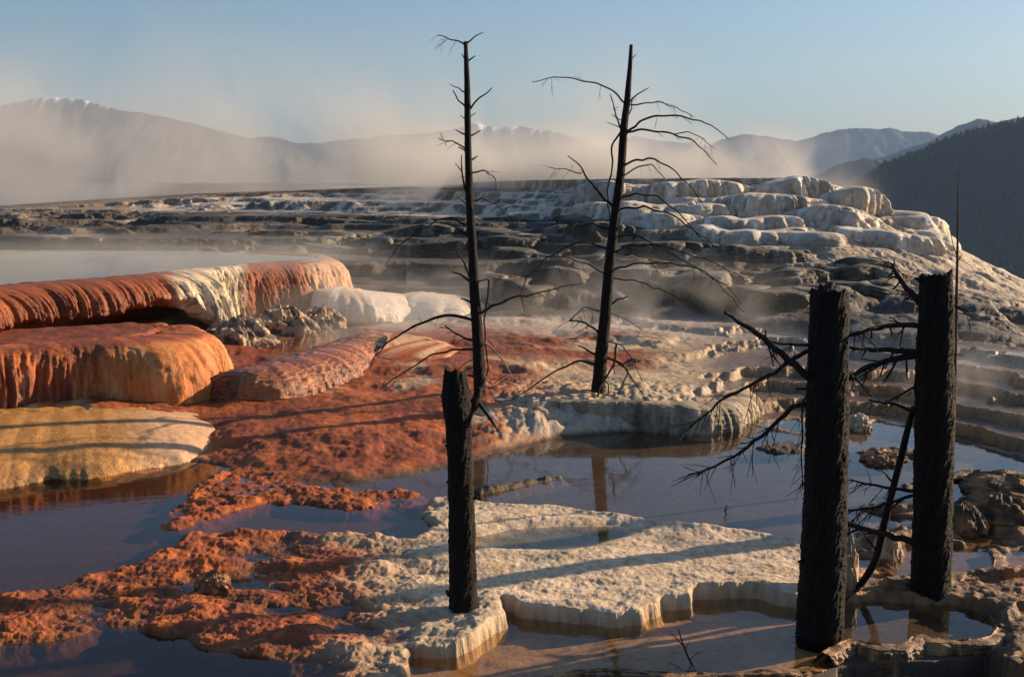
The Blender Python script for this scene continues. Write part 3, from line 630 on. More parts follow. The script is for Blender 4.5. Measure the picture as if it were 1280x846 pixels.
# ------------------------------------------------------------------ water
MW = water_mat('pool_water', (.84, .76, .66), .05, 2.5)
MWL = water_mat('red_pool_water', (.85, .62, .45), .035, 4.0)
MWF = water_mat('clear_pool_water', (.86, .78, .66), .05, 3.0)
MWP = water_mat('pond_water', (.5, .48, .46), .12, 4.0, .08)
def sheet(name, pts, z, mat):
    if sum(pts[i - 1][0] * pts[i][1] - pts[i][0] * pts[i - 1][1] for i in range(len(pts))) < 0: pts = pts[::-1]
    me = bpy.data.meshes.new(name); me.from_pydata([(a, b, z) for a, b in pts], [], [list(range(len(pts)))]); me.materials.append(mat)
    o = bpy.data.objects.new(name, me); C.objects.link(o); return tag(o, kind='structure')
main = plan([(560, 780), (700, 720), (860, 715), (1000, 722), (1060, 740), (1110, 730), (1245, 718), (1330, 735), (1430, 735), (1430, 560), (1280, 530), (1150, 505), (1000, 505), (925, 500), (740, 520), (600, 545), (560, 560)], 0)
sheet('water', main, 0.0, MW)
leftw = plan([(-250, 950), (500, 870), (500, 812), (560, 780), (560, 560), (400, 580), (240, 560), (100, 575), (-200, 600)], 0)
sheet('water', leftw, -.004, MWL)
sheet('water', plan([(490, 900), (500, 795), (560, 780), (620, 740), (860, 715), (1010, 722), (1050, 756), (1054, 818), (1040, 834), (1000, 840), (850, 846), (720, 842), (655, 858)], -.055), -.055, MWF)
sheet('water', plan([(1046, 748), (1100, 746), (1200, 750), (1250, 768), (1246, 784), (1236, 798), (1160, 798), (1100, 804), (1040, 806)], -.03), -.035, MWF)
sheet('water', [(a, b - .05) for a, b in lip], 1.405, MWP)
sheet('water', plan([(330, 446), (350, 425), (400, 412), (440, 408), (460, 414), (440, 424), (400, 437), (350, 448)], .58), .56, MWF)
sheet('water', plan([(-200, 263), (1000, 224.5), (1000, 222), (-200, 245)], 2.5) if False else [tuple(map(float, (s_ * y_, y_))) for s_, y_ in ((-.24, 46.0), (-.15, 45.8), (-.02, 37.6), (.12, 35.2), (.22, 33.9), (.21, 38), (.1, 46), (-.3, 58))], 2.52, MWP)
# ------------------------------------------------------------------ dead trees
def tube(name, pts, rad, mat, parent=None, seg=8, rough=.0, nper=6, seed=0, jag=0, closed=True, vscale=1.0):
    """smooth tapered limb through 3-D points"""
    Q = np.column_stack([np.array(pts, float), np.array(rad, float)]); D = catmull(Q, nper) if nper > 1 else Q
    p = D[:, :3]; r = np.maximum(D[:, 3], .0008)
    t = np.gradient(p, axis=0); t /= np.linalg.norm(t, axis=1)[:, None] + 1e-9
    ref = np.array([0, 0, 1.]) if abs(t[:, 2]).mean() < .8 else np.array([1., 0, 0])
    a = np.cross(t, ref); a /= np.linalg.norm(a, axis=1)[:, None] + 1e-9; b = np.cross(t, a)
    th = np.linspace(0, 2 * math.pi, seg, endpoint=False)
    L = np.r_[0, np.cumsum(np.linalg.norm(np.diff(p, axis=0), axis=1))]
    rr = r[:, None] * np.ones((1, seg))
    if rough:
        cx = np.cos(th)[None, :]; sx_ = np.sin(th)[None, :]
        n = fbm(cx * 2.2 + seed, sx_ * 2.2 + L[:, None] * 4 * vscale, 3, seed) + .7 * fbm(cx * 6 + seed, sx_ * 7 + L[:, None] * 20 * vscale, 3, seed + 4) + .5 * vn(cx * 14, sx_ * 14 + L[:, None] * 50 * vscale, seed + 9)
        rr = rr * (1 + rough * n)
    Vv = p[:, None, :] + rr[..., None] * (np.cos(th)[None, :, None] * a[:, None, :] + np.sin(th)[None, :, None] * b[:, None, :])
    if jag:
        e = vn(np.cos(th) * 1.6 + seed, np.sin(th) * 1.6, seed + 20) + .25 * vn(np.cos(th) * 5 + seed, np.sin(th) * 5, seed + 21)
        k = sm(L[-1] - 4 * jag, L[-1], L)[:, None]; Vv[..., 2] += (k * jag * e[None, :])
    Vv = Vv.reshape(-1, 3); nR = len(p); Fq = grid_faces(nR, seg, True)
    # caps: collapse both ends to a point
    c0 = p[0] ; c1 = p[-1] + (t[-1] * r[-1] * .1 if not jag else np.array([0, 0, -jag * .8]))
    Vv = np.vstack([Vv, c0, c1]); i0, i1 = len(Vv) - 2, len(Vv) - 1
    j = np.arange(seg); j2 = (j + 1) % seg; last = (nR - 1) * seg
    tri = np.concatenate([np.stack([j2, j, np.full(seg, i0), np.full(seg, i0)], 1), np.stack([last + j, last + j2, np.full(seg, i1), np.full(seg, i1)], 1)])
    me = bpy.data.meshes.new(name)
    me.from_pydata(Vv.tolist(), [], Fq.tolist() + [list(q[:3]) for q in tri.tolist()]); me.polygons.foreach_set('use_smooth', [True] * len(me.polygons))
    me.materials.append(mat); o = bpy.data.objects.new(name, me); C.objects.link(o)
    if parent: o.parent = parent
    return o

def join_tubes(objs, name, parent):
    """merge a limb and its twigs into one mesh"""
    import bmesh
    bm = bmesh.new()
    for o in objs: bm.from_mesh(o.data)
    me = bpy.data.meshes.new(name); bm.to_mesh(me); bm.free(); me.materials.append(objs[0].data.materials[0])
    for p in me.polygons: p.use_smooth = True
    for o in objs: m = o.data; bpy.data.objects.remove(o); bpy.data.meshes.remove(m)
    o = bpy.data.objects.new(name, me); C.objects.link(o); o.parent = parent; return o

def limb(parent, pix, Y0, w0, w1, lean=None, twigs=0, mat=None, seed=0, origin=(0, 0, 0), tl=.12, name='branch'):
    """pix: photo polyline; Y0 trunk distance; lean: how far the tip comes toward or away from the viewer"""
    rnd = random.Random(seed); q_ = [pix[0]]
    for a, b in zip(pix[:-1], pix[1:]):          # brittle wood: small kinks along the way
        d = math.hypot(b[0] - a[0], b[1] - a[1]); m_ = int(d / 11)
        for i in range(1, m_ + 1): q_.append((a[0] + (b[0] - a[0]) * i / (m_ + 1) + rnd.uniform(-.9, .9), a[1] + (b[1] - a[1]) * i / (m_ + 1) + rnd.uniform(-1.3, 1.3)))
        q_.append(b)
    if not twigs and len(q_) > 5: twigs = 5; tl = .14
    elif twigs: twigs = int(twigs * 2.3)
    pix = q_; n = len(pix)
    if lean is None: lean = rnd.uniform(-.5, .5) * max(.1, math.hypot(pix[-1][0] - pix[0][0], pix[-1][1] - pix[0][1]) * Y0 / F)
    pts = []; rad = []
    for i, (u, v) in enumerate(pix):
        k = i / (n - 1); x, y, z = aty(u, v, Y0 + lean * k ** 1.2 + (rnd.uniform(-.01, .01) if 0 < i else 0))
        pts.append((x - origin[0], y - origin[1], z - origin[2])); rad.append(.5 * (w0 * (1 - k) + w1 * k) * Y0 / F)
    mat = mat or MWOOD
    objs = [tube(name, pts, rad, mat, None, 7, .12, 4, seed)]
    P_ = np.array(pts); seg = np.linalg.norm(np.diff(P_, axis=0), axis=1); tot = seg.sum()
    for q in range(twigs):
        d = tot * rnd.uniform(.25, .97); i = int(np.searchsorted(np.cumsum(seg), d)); i = min(i, n - 2)
        f = (d - (np.cumsum(seg)[i] - seg[i])) / seg[i]; b = P_[i] + (P_[i + 1] - P_[i]) * f; dr = (P_[i + 1] - P_[i]) / seg[i]
        L = tl * rnd.uniform(.5, 1.5); dv = dr * .5 + np.array([rnd.uniform(-.6, .6), rnd.uniform(-.6, .6), rnd.uniform(-1.0, .35)]); dv /= np.linalg.norm(dv)
        kk = rnd.uniform(-.3, .3); sd = np.array([rnd.uniform(-1, 1), rnd.uniform(-1, 1), rnd.uniform(-1, .4)]) * L * .3
        m1 = b + dv * L * .5 + sd * .4; e = b + dv * L + sd
        r0 = max(.0013, rad[-1] * .65); objs.append(tube('twig', [b, m1, e], [r0, r0 * .8, r0 * .5], mat, None, 5, 0, 4, seed + q))
        if rnd.random() < .6:
            dv2 = dv + np.array([rnd.uniform(-.8, .8), rnd.uniform(-.8, .8), rnd.uniform(-.8, .3)]); objs.append(tube('twig', [m1, m1 + dv2 * L * .25, m1 + dv2 * L * .5 + sd * .5], [r0 * .7, r0 * .6, r0 * .4], mat, None, 4, 0, 3, seed + q))
    return join_tubes(objs, name, parent)

def tree(name, label, cat, base_px, base_z, trunk, branches, mat, seg=40, rough=.08, jag=.0, nper=30, vscale=1.0, sink=.12, lean=0, Y0=None, twl=.12):
    x, y = at(base_px[0], base_px[1], base_z); x, y = float(x), float(y)
    e = bpy.data.objects.new(name, None); C.objects.link(e); e.location = (x, y, base_z); tag(e, label, cat)
    org = (x, y, base_z); pts = []; rad = []
    n = len(trunk)
    for i, (u, v, w) in enumerate(trunk):
        Yp = y + lean * i / (n - 1); a, b, c = aty(u, v, Yp); pts.append((a - x, b - y, c - base_z)); rad.append(.5 * w * Yp / F)
    p0 = np.array(pts[0]); d = (p0 - np.array(pts[1])); d /= np.linalg.norm(d); pts = [tuple(p0 + d * sink)] + pts; rad = [rad[0] * 1.1] + rad
    tube('trunk', pts, rad, mat, e, seg, rough, nper, int(base_px[0]), jag, vscale=vscale)
    for i, b in enumerate(branches):
        kw = b[3] if len(b) > 3 else {}
        th_ = .8 if name == 'dead_tree' else 1.0
        limb(e, b[0], y, b[1] * th_, b[2] * th_, origin=org, seed=int(base_px[0]) + i * 13, tl=kw.get('tl', twl), twigs=kw.get('tw', 0), mat=kw.get('mat'), lean=kw.get('lean'))
    return e
pale = dict(mat=MPALE)
T1 = [([(582, 57), (571, 51), (547, 44)], 3, 1.2), ([(584, 54), (595, 45), (604, 41)], 3, 1.2), ([(581, 74), (577, 67)], 2.5, 1), ([(586, 76), (594, 70)], 3, 1.5),
      ([(583, 117), (573, 110), (562, 105)], 2.5, 1), ([(583, 135), (573, 126), (566, 113)], 3, 1.5), ([(588, 136), (600, 122), (608, 117), (615, 110)], 3.5, 1.5),
      ([(583, 150), (575, 144)], 2, 1), ([(587, 146), (595, 141)], 2, 1), ([(584, 170), (576, 166), (569, 162)], 3, 1.6), ([(589, 170), (601, 163)], 3, 1.5), ([(584, 188), (572, 180), (548, 173)], 3, 1.3),
      ([(585, 191), (573, 184)], 3, 1.6), ([(585, 245), (579, 225), (577, 194)], 4, 1.5, dict(tw=3, tl=.05)), ([(590, 200), (597, 195)], 3, 1.5), ([(578, 215), (569, 204)], 2, 1),
      ([(590, 216), (605, 213), (618, 222), (622, 237)], 3, 1.6, pale), ([(590, 251), (602, 248), (620, 256), (641, 274)], 2.6, 1.0), ([(586, 258), (572, 247)], 2.5, 1.2),
      ([(588, 284), (566, 272), (545, 276), (520, 290), (500, 306), (482, 330)], 3.2, 1.0, dict(tw=3)), ([(589, 297), (572, 285), (559, 281)], 4, 1.6),
      ([(593, 356), (583, 335), (575, 320), (569, 312)], 5, 2), ([(592, 354), (577, 344), (565, 340)], 4.5, 2), ([(593, 381), (576, 373)], 5, 2), ([(594, 351), (611, 348)], 4, 3, pale),
      ([(611, 346), (608, 380), (605, 402), (606, 430), (610, 455), (608, 470)], 3.5, 2.2, dict(lean=.02, tw=2)), ([(597, 395), (615, 382), (640, 372), (665, 368), (697, 360), (728, 355)], 4.5, 1.2, dict(tw=3)),
      ([(596, 402), (565, 394), (545, 397), (510, 412), (480, 432), (466, 450), (462, 462)], 5.5, 1.6, dict(lean=-.4, tw=3)), ([(596, 428), (575, 419), (556, 407)], 5, 2),
      ([(597, 438), (565, 437), (540, 443), (510, 462), (475, 486)], 4, 1.4, dict(lean=-.3, tw=2)), ([(598, 427), (615, 435), (630, 452), (641, 476)], 3, 1.6, dict(mat=MPALE, lean=-.3)),
      ([(598, 446), (580, 455), (571, 464)], 2.4, 1), ([(599, 472), (585, 469), (575, 468)], 4, 2), ([(602, 470), (615, 480), (640, 462)], 1.6, .8)]
tree('dead_tree', 'slender bare dead tree, the left of the two tall ones, standing behind the broken stump', 'dead tree', (600, 490), .33,
     [(600, 490, 16), (597, 420, 14), (593, 360, 13), (590, 300, 11), (587, 250, 10), (585, 180, 8.5), (584, 110, 7.5), (582, 52, 4.5)], T1, MBARK, seg=20, rough=.07, nper=26)
T2 = [([(784, 132), (765, 113), (745, 104), (708, 97), (685, 98), (665, 103)], 3, 1.1), ([(779, 166), (770, 145), (763, 118)], 3, 1.4, dict(tw=3, tl=.06)), ([(780, 152), (764, 143)], 1.6, 1), ([(779, 163), (759, 153)], 2, 1),
      ([(788, 76), (795, 68)], 2, 1), ([(785, 130), (797, 118), (811, 110)], 3, 1.2), ([(785, 131), (806, 129), (825, 127), (845, 134), (866, 147)], 2.4, 1), ([(781, 168), (800, 152), (820, 145), (850, 145), (875, 151), (895, 161), (911, 174)], 4, 1.2),
      ([(781, 166), (800, 162), (830, 165), (860, 173), (880, 188), (896, 206)], 3.8, 1.2, dict(lean=.3)), ([(843, 168), (860, 165), (880, 175), (894, 186)], 2, .9, dict(lean=.2)), ([(780, 150), (788, 140), (790, 124)], 2.4, 1.2, dict(tw=3, tl=.07)),
      ([(776, 210), (795, 200), (818, 199), (845, 215), (865, 235), (882, 262)], 3.6, 1.1), ([(776, 222), (800, 208), (815, 206), (830, 222), (845, 240), (857, 252)], 2.8, 1, dict(mat=MPALE, lean=-.3, tw=5, tl=.1)),
      ([(774, 246), (795, 242), (822, 245), (853, 271), (877, 299), (906, 324)], 3.4, 1), ([(774, 262), (805, 258), (839, 268), (867, 287), (905, 317)], 3.8, 1.1, dict(lean=-.4)),
      ([(768, 295), (798, 295), (826, 309), (860, 329), (891, 347), (930, 390)], 3, 1, dict(lean=-.5, tw=3)), ([(767, 316), (788, 306), (826, 307), (857, 317), (894, 329), (930, 349)], 3.2, 1, dict(tw=3)),
      ([(765, 322), (791, 320), (812, 328), (834, 341)], 2.4, 1, pale), ([(765, 338), (791, 330), (839, 329), (874, 336), (908, 357), (926, 380)], 3.6, 1.1, dict(lean=.4, tw=4)),
      ([(763, 347), (791, 350), (833, 365), (874, 383)], 2.4, 1), ([(760, 382), (772, 374), (785, 370)], 4, 2), ([(760, 390), (780, 398), (802, 411)], 1.4, .8),
      ([(768, 262), (750, 242), (735, 225), (723, 205), (710, 195)], 4.5, 1.6, dict(tw=2, tl=.06)), ([(727, 217), (705, 211), (686, 209)], 2, 1), ([(765, 288), (740, 279), (723, 283), (702, 296)], 3, 1.1),
      ([(763, 314), (740, 304), (716, 305), (685, 321), (658, 347), (651, 367), (656, 390)], 3.2, 1.2, dict(tw=5, tl=.2)), ([(761, 345), (733, 329), (702, 321), (665, 320)], 2.2, .9),
      ([(777, 164), (765, 182), (765, 210), (759, 239), (762, 275)], 3.2, 1.5, dict(lean=-.1, tw=2)), ([(758, 392), (740, 386), (730, 384), (711, 402)], 3, 1.8, pale), ([(755, 424), (742, 410), (730, 403), (712, 401)], 4, 2.2),
      ([(752, 449), (738, 440), (723, 432)], 4.5, 2.2), ([(752, 457), (723, 451), (689, 467), (654, 491), (640, 500)], 4, 1.4, dict(lean=-.6, tw=3)), ([(755, 425), (778, 432), (791, 449), (802, 475)], 2.2, 1.1, dict(lean=-.3)),
      ([(752, 446), (778, 455), (795, 480), (810, 504)], 3.4, 1.4, dict(lean=-.5, tw=2)), ([(791, 448), (778, 455), (764, 458)], 2.6, 1.4), ([(771, 429), (767, 456), (750, 484), (747, 500)], 4, 2.4, dict(lean=-.3)),
      ([(752, 440), (770, 452), (785, 463), (774, 490), (768, 538)], 2.8, 1.6, dict(lean=-.35)), ([(748, 470), (760, 480), (762, 500)], 3, 1.4, dict(lean=-.15)), ([(765, 300), (773, 285), (777, 266)], 3, 1.4)]
tree('dead_tree', 'taller branchy dead tree, right of the two, standing on the grey ledge', 'dead tree', (747, 492), .33,
     [(747, 492, 18), (752, 440, 16), (757, 390, 14.5), (762, 330, 13), (769, 270, 12), (776, 215, 10.5), (780, 160, 9.5), (784, 125, 8), (787, 90, 6), (789, 56, 4)], T2, MBARK, seg=20, rough=.07, nper=26)
tree('broken_stump', 'short blackened broken stump with a small side fork, standing on the pale pan', 'stump', (579, 758), .05,
     [(579, 758, 37), (578, 700, 35), (577, 640, 33), (575, 580, 32), (573, 530, 33), (570, 495, 36), (568, 466, 28)],
     [([(577, 530), (588, 514), (597, 497), (599, 484)], 17, 9, dict(lean=.06)), ([(572, 500), (560, 497), (551, 496)], 5, 3), ([(563, 560), (557, 556)], 5, 3), ([(566, 604), (558, 602)], 5, 3), ([(562, 744), (558, 738)], 6, 4), ([(590, 625), (597, 620)], 5, 3)],
     MBARK, seg=72, rough=.085, jag=.05, nper=60, vscale=1.4)
T3 = [([(1020, 478), (1000, 462), (975, 440), (940, 412), (906, 391)], 11, 4.5, dict(tw=2)), ([(1018, 436), (1009, 439), (992, 448), (969, 466), (939, 481), (903, 499), (877, 522), (862, 534)], 6, 1.8, dict(tw=10, tl=.16, lean=-.5)),
      ([(1016, 503), (989, 509), (959, 539), (926, 565), (893, 583), (860, 593)], 7, 2, dict(tw=16, tl=.16, lean=.4)), ([(1020, 430), (985, 430), (958, 427)], 4.5, 2), ([(1012, 490), (1003, 505), (1002, 560), (1003, 612)], 3, 1.4, dict(tw=10, tl=.13, lean=-.05)),
      ([(1012, 486), (995, 486)], 4, 3), ([(1055, 580), (1064, 575)], 5, 2), ([(1050, 425), (1062, 419), (1088, 411)], 6, 3, dict(tw=2)), ([(1006, 700), (998, 702)], 6, 3), ([(1050, 700), (1062, 694)], 6, 3), ([(1052, 480), (1066, 470)], 7, 4)]
tree('thick_dead_trunk', 'thick charred broken trunk in front of all, rising from the bottom pool on the right', 'dead tree', (1024, 812), -.16,
     [(1023, 812, 60), (1026, 760, 59), (1029, 700, 57), (1031, 640, 55), (1033, 580, 54), (1034, 520, 53), (1035, 460, 51), (1036, 410, 49), (1037, 362, 46)], T3, MBARK, seg=110, rough=.075, jag=.055, nper=70, vscale=1.3)
T4 = [([(1172, 398), (1150, 378), (1133, 360), (1116, 334)], 13, 5, dict(tw=5, tl=.1)), ([(1165, 408), (1125, 406), (1088, 411), (1064, 419)], 8, 4, dict(tw=4)), ([(1165, 441), (1100, 437), (1061, 434)], 8.5, 5, dict(tw=2)),
      ([(1165, 440), (1140, 445), (1108, 451), (1078, 461), (1060, 473)], 10, 5, dict(tw=6)), ([(1158, 468), (1145, 482), (1128, 492), (1107, 503)], 4, 2, dict(tw=3)), ([(1152, 518), (1135, 512), (1115, 504), (1085, 500)], 6, 2, dict(tw=3)),
      ([(1165, 383), (1192, 382), (1211, 389)], 3.5, 2), ([(1155, 614), (1125, 611), (1094, 606), (1060, 600)], 5.5, 2, dict(tw=7)), ([(1155, 616), (1130, 622), (1100, 632), (1058, 638)], 5, 3, dict(tw=5)),
      ([(1155, 680), (1138, 676), (1100, 666), (1058, 654)], 10, 6, dict(tw=2)), ([(1162, 430), (1180, 445), (1166, 452)], 4, 2, dict(tw=4)), ([(1150, 350), (1144, 348)], 6, 4)]
tree('thick_dead_trunk', 'thick charred broken trunk farther right, its side branches reaching to the front trunk', 'dead tree', (1162, 744), -.02,
     [(1162, 744, 50), (1164, 700, 49), (1166, 640, 48), (1167, 580, 48), (1168, 520, 48), (1169, 450, 46), (1170, 400, 43), (1170, 344, 39)], T4, MBARK, seg=96, rough=.08, jag=.055, nper=70, vscale=1.3)
tree('bare_pole', 'thin bare brown pole of a dead sapling behind the right trunk, in the pool', 'dead tree', (1189, 588), 0,
     [(1189, 588, 7), (1192, 500, 6), (1195, 400, 4.4), (1197, 300, 2.8), (1198, 212, 1.1)], [([(1195, 390), (1203, 392), (1211, 389)], 2, 1), ([(1196, 320), (1190, 300), (1186, 285)], 1.2, .7), ([(1196, 330), (1202, 318)], 1.2, .7), ([(1194, 430), (1204, 420)], 1.6, .9)], MPOLE, seg=12, rough=.05, nper=14)
tree('leaning_pole', 'dark dead limb leaning against the right trunk from the brown crust', 'dead branch', (1072, 736), 0,
     [(1072, 736, 9), (1094, 700, 10), (1106, 652, 10), (1124, 580, 9), (1135, 535, 8), (1142, 508, 6)], [([(1097, 690), (1085, 675), (1080, 665)], 3, 1.5), ([(1110, 640), (1122, 628), (1130, 625)], 3, 1.4, dict(tw=3)), ([(1118, 605), (1105, 590), (1098, 588)], 3, 1.4)], MBARK, seg=14, rough=.09, nper=14)
tree('floating_log', 'thin dark log lying in the pool to the right of the rear thick trunk', 'log', (1190, 600), .01,
     [(1186, 601, 7), (1205, 600, 7.5), (1225, 597, 7), (1248, 595, 6)], [([(1215, 598), (1222, 592), (1226, 585)], 2, 1)], MBARK, seg=12, rough=.09, nper=12, sink=.02)
tree('dead_sprig', 'small leafless twiggy sprig poking up from the brown pool at the bottom', 'dead plant', (873, 846), -.14,
     [(873, 846, 3), (866, 832, 2.6), (859, 818, 2.4), (853, 802, 2), (848, 786, 1.2)], [([(854, 806), (845, 796), (837, 788)], 1.8, .9), ([(868, 838), (855, 838), (835, 826)], 2, 1), ([(862, 824), (872, 816), (882, 812)], 1.2, .7), ([(856, 810), (862, 800)], 1.2, .7)], MBARK, seg=8, rough=.05, nper=6, sink=.03)
tree('bleached_twig', 'small bleached forked twig caught at the foot of the front trunk', 'dead branch', (1012, 808), -.12,
     [(1014, 806, 3), (1012, 792, 3.4), (1006, 780, 2.4)], [([(1011, 788), (1022, 790), (1034, 797)], 2, 1), ([(1010, 786), (1000, 780), (994, 772)], 1.8, 1), ([(1012, 794), (1000, 793), (990, 796)], 1.6, .9)], MPALE, seg=8, rough=.05, nper=6, sink=.02, lean=0)
tree('water_twig', 'tiny dark twig sticking out of the blue pool', 'dead branch', (908, 642), 0, [(908, 642, 1.8), (906, 637, 1.6), (909, 631, 1.2)], [([(907, 638), (911, 634)], 1.2, .8)], MBARK, seg=6, rough=0, nper=4, sink=.02)

for (tx_, ty_, hh_, w_, lab) in ((6.2, 11.45, 3.2, .34, 'crooked dead tree standing out of frame to the right, shading the pale pan'), (9.0, 13.6, 4.4, .3, 'tall dead tree standing out of frame to the right, beside the crooked one')):
    e = bpy.data.objects.new('dead_tree', None); C.objects.link(e); e.location = (tx_, ty_, gz(tx_, ty_)); tag(e, lab, 'dead tree')
    q = [(0, 0, -.1), (.05, .02, hh_ * .3), (-.08, 0, hh_ * .55), (.06, 0, hh_ * .8), (0, 0, hh_)]
    tube('trunk', q, [w_ / 2, w_ * .45, w_ * .4, w_ * .3, w_ * .15], MBARK, e, 20, .08, 20, 5)
    rr_ = random.Random(int(tx_ * 7))
    for i in range(9):
        z0 = hh_ * rr_.uniform(.35, .95); an = rr_.uniform(0, 6.28); L0 = rr_.uniform(.4, 1.1)
        tube('branch', [(0, 0, z0), (math.cos(an) * L0 * .5, math.sin(an) * L0 * .5, z0 + .12), (math.cos(an) * L0, math.sin(an) * L0, z0 + rr_.uniform(-.3, .2))], [.02, .014, .006], MWOOD, e, 6, .1, 6, i)
# ------------------------------------------------------------------ mountains and forest
def mtn_mat(name, c1, c2, snow=None, sc=.003):
    m, t, N, L = nt(name)
    out = N.new('ShaderNodeOutputMaterial'); b = N.new('ShaderNodeBsdfPrincipled'); L.new(b.outputs[0], out.inputs[0]); b.inputs['Roughness'].default_value = .95
    b.inputs['Specular IOR Level'].default_value = .1
    a = N.new('ShaderNodeAttribute'); a.attribute_name = 'Col'; tc = N.new('ShaderNodeTexCoord')
    n = N.new('ShaderNodeTexNoise'); n.inputs['Scale'].default_value = sc; n.inputs['Detail'].default_value = 8; L.new(tc.outputs['Object'], n.inputs['Vector'])
    mx = N.new('ShaderNodeMix'); mx.data_type = 'RGBA'; mx.inputs[6].default_value = (*c1, 1); mx.inputs[7].default_value = (*c2, 1); L.new(n.outputs['Fac'], mx.inputs[0])
    m2 = N.new('ShaderNodeMix'); m2.data_type = 'RGBA'; L.new(a.outputs['Alpha'], m2.inputs[0]); L.new(mx.outputs[2], m2.inputs[6]); m2.inputs[7].default_value = (.8, .8, .82, 1)
    L.new(m2.outputs[2], b.inputs['Base Color']); return m

def ridge(name, prof, D, depth, mat, seed=0, snow_v=None, rough=.16, ns=900, nd=90, zb=-262, snow_u=None):
    prof = np.array(prof, float); u = np.linspace(prof[0, 0], prof[-1, 0], ns)
    v = np.interp(u, prof[:, 0], prof[:, 1]); v = smooth1(v, 3) + (2.6 if D > 4000 else .8) * fbm(u / 26, u * 0, 5, seed, .6)
    q = np.linspace(-1, 1, nd)[:, None]                       # front foot, crest, back foot
    crest = CH + (HV - v) * D / F
    Yd = D + q * depth; xs = (u[None, :] - 640) / F * D
    shape = (1 - np.abs(q)) ** 1.15
    er = np.abs(fbm(xs / (depth * .22), Yd / (depth * .5), 5, seed + 3)) * rough * (crest - zb) * 2.4 * (np.abs(q) * (1 - np.abs(q)) * 4) ** .8
    Zm = zb + (crest - zb) * shape - er
    cc = np.zeros(Zm.shape + (4,))
    if snow_v is not None:
        vv = HV - (Zm - CH) * F / D; gul = np.abs(fbm(xs / (depth * .06), Yd / (depth * .3), 4, seed + 9))
        s = sm(3, -3, vv - snow_v + 26 * gul * 2); 
        if snow_u: s = s * sm(snow_u[0] - 8, snow_u[0] + 8, u)[None, :] * (1 - sm(snow_u[1] - 8, snow_u[1] + 8, u))[None, :]
        cc[..., 3] = s
    Vv = np.stack([xs + 0 * Yd, Yd + 0 * xs, Zm], -1).reshape(-1, 3)
    o = mesh_np(name, Vv, grid_faces(nd, ns), mat, col=cc.reshape(-1, 4)); tag(o, kind='structure'); return o
MM = mtn_mat('mountain_rock', (.022, .030, .036), (.065, .072, .074))
MF = mtn_mat('forest_slope', (.025, .028, .018), (.06, .055, .038), sc=.02)
ridge('mountains', [(-700, 230), (-400, 200), (-200, 160), (-60, 143), (0, 135), (40, 125), (68, 121), (110, 124), (150, 137), (210, 144), (270, 160), (318, 173), (345, 170), (380, 180), (460, 205), (560, 235)], 7200, 1500, MM, 501, snow_v=138, snow_u=(10, 170))
ridge('mountains', [(200, 215), (320, 182), (400, 178), (480, 170), (540, 166), (580, 158), (598, 152), (622, 160), (655, 157), (700, 166), (755, 185), (790, 170), (830, 175), (880, 181), (925, 167), (970, 172), (990, 176), (1050, 160), (1100, 161), (1150, 164), (1220, 180), (1400, 200), (1700, 220)], 9500, 1800, MM, 511, snow_v=170, snow_u=(560, 960))
ridge('mountains', [(960, 228), (1040, 212), (1100, 195), (1150, 178), (1190, 157), (1215, 148), (1240, 152), (1280, 143), (1360, 140), (1500, 160), (1800, 200)], 6000, 1100, MM, 521)
ridge('hills', [(980, 240), (1040, 205), (1075, 196), (1100, 200), (1150, 196), (1250, 190), (1400, 200)], 4500, 600, MF, 531)
FP = [(1000, 275), (1040, 250), (1075, 226), (1100, 208), (1150, 188), (1200, 168), (1280, 150), (1400, 125), (1600, 95), (1900, 80)]
FD = 2300.0; fdep = 950.0
ridge('forest_hill', FP, FD, fdep, MF, 541, rough=.05, ns=300, nd=60)
# conifers covering that hill: far too many to count
rg = np.random.default_rng(3); NT = 16000; fp = np.array(FP, float)
fu = rg.uniform(1020, 1700, NT); fq = -np.abs(rg.beta(1.0, 1.6, NT)) * .9; fq[:1500] = rg.uniform(-.03, .02, 1500); fu[:1500] = rg.uniform(1030, 1420, 1500)
cr = CH + (HV - np.interp(fu, fp[:, 0], fp[:, 1])) * FD / F
fx = (fu - 640) / F * FD; fy = FD + fq * fdep; fz = -262 + (cr + 262) * (1 - np.abs(fq)) ** 1.15 - 2.5
hgt = 5 + 15 * rg.beta(1.4, 3.5, NT); wd = hgt * rg.uniform(.16, .26, NT)
VV = []; FFc = []
sg = 6; ang = np.arange(sg) / sg * 2 * math.pi
lay = [(0.05, 1.0), (.45, .55), (.40, .8), (.75, .3), (.70, .48), (1.0, .02)]
Vt = np.zeros((NT, len(lay), sg, 3))
for li, (hz, rr_) in enumerate(lay):
    jit = 1 + .25 * rg.standard_normal((NT, sg))
    Vt[:, li, :, 0] = fx[:, None] + wd[:, None] * rr_ * np.cos(ang)[None] * jit; Vt[:, li, :, 1] = fy[:, None] + wd[:, None] * rr_ * np.sin(ang)[None] * jit
    Vt[:, li, :, 2] = (fz + hgt * hz)[:, None]
gf = grid_faces(len(lay), sg, True); FFc = (gf[None] + (np.arange(NT) * len(lay) * sg)[:, None, None]).reshape(-1, 4)
MC = mtn_mat('conifer', (.03, .036, .02), (.09, .08, .05), sc=.15)
o = mesh_np('conifer_forest', Vt.reshape(-1, 3), FFc, MC, col=np.zeros((NT * len(lay) * sg, 4)), smooth=False)
tag(o, 'dark conifer forest covering the hillside at right', 'forest', kind='stuff')
vx = np.linspace(-30000, 30000, 40); vy = np.linspace(-3000, 12000, 20); VX, VY = np.meshgrid(vx, vy)
o = mesh_np('valley', np.stack([VX, VY, 0 * VX - 262], -1).reshape(-1, 3), grid_faces(20, 40), MF, col=np.zeros((800, 4))); tag(o, kind='structure')

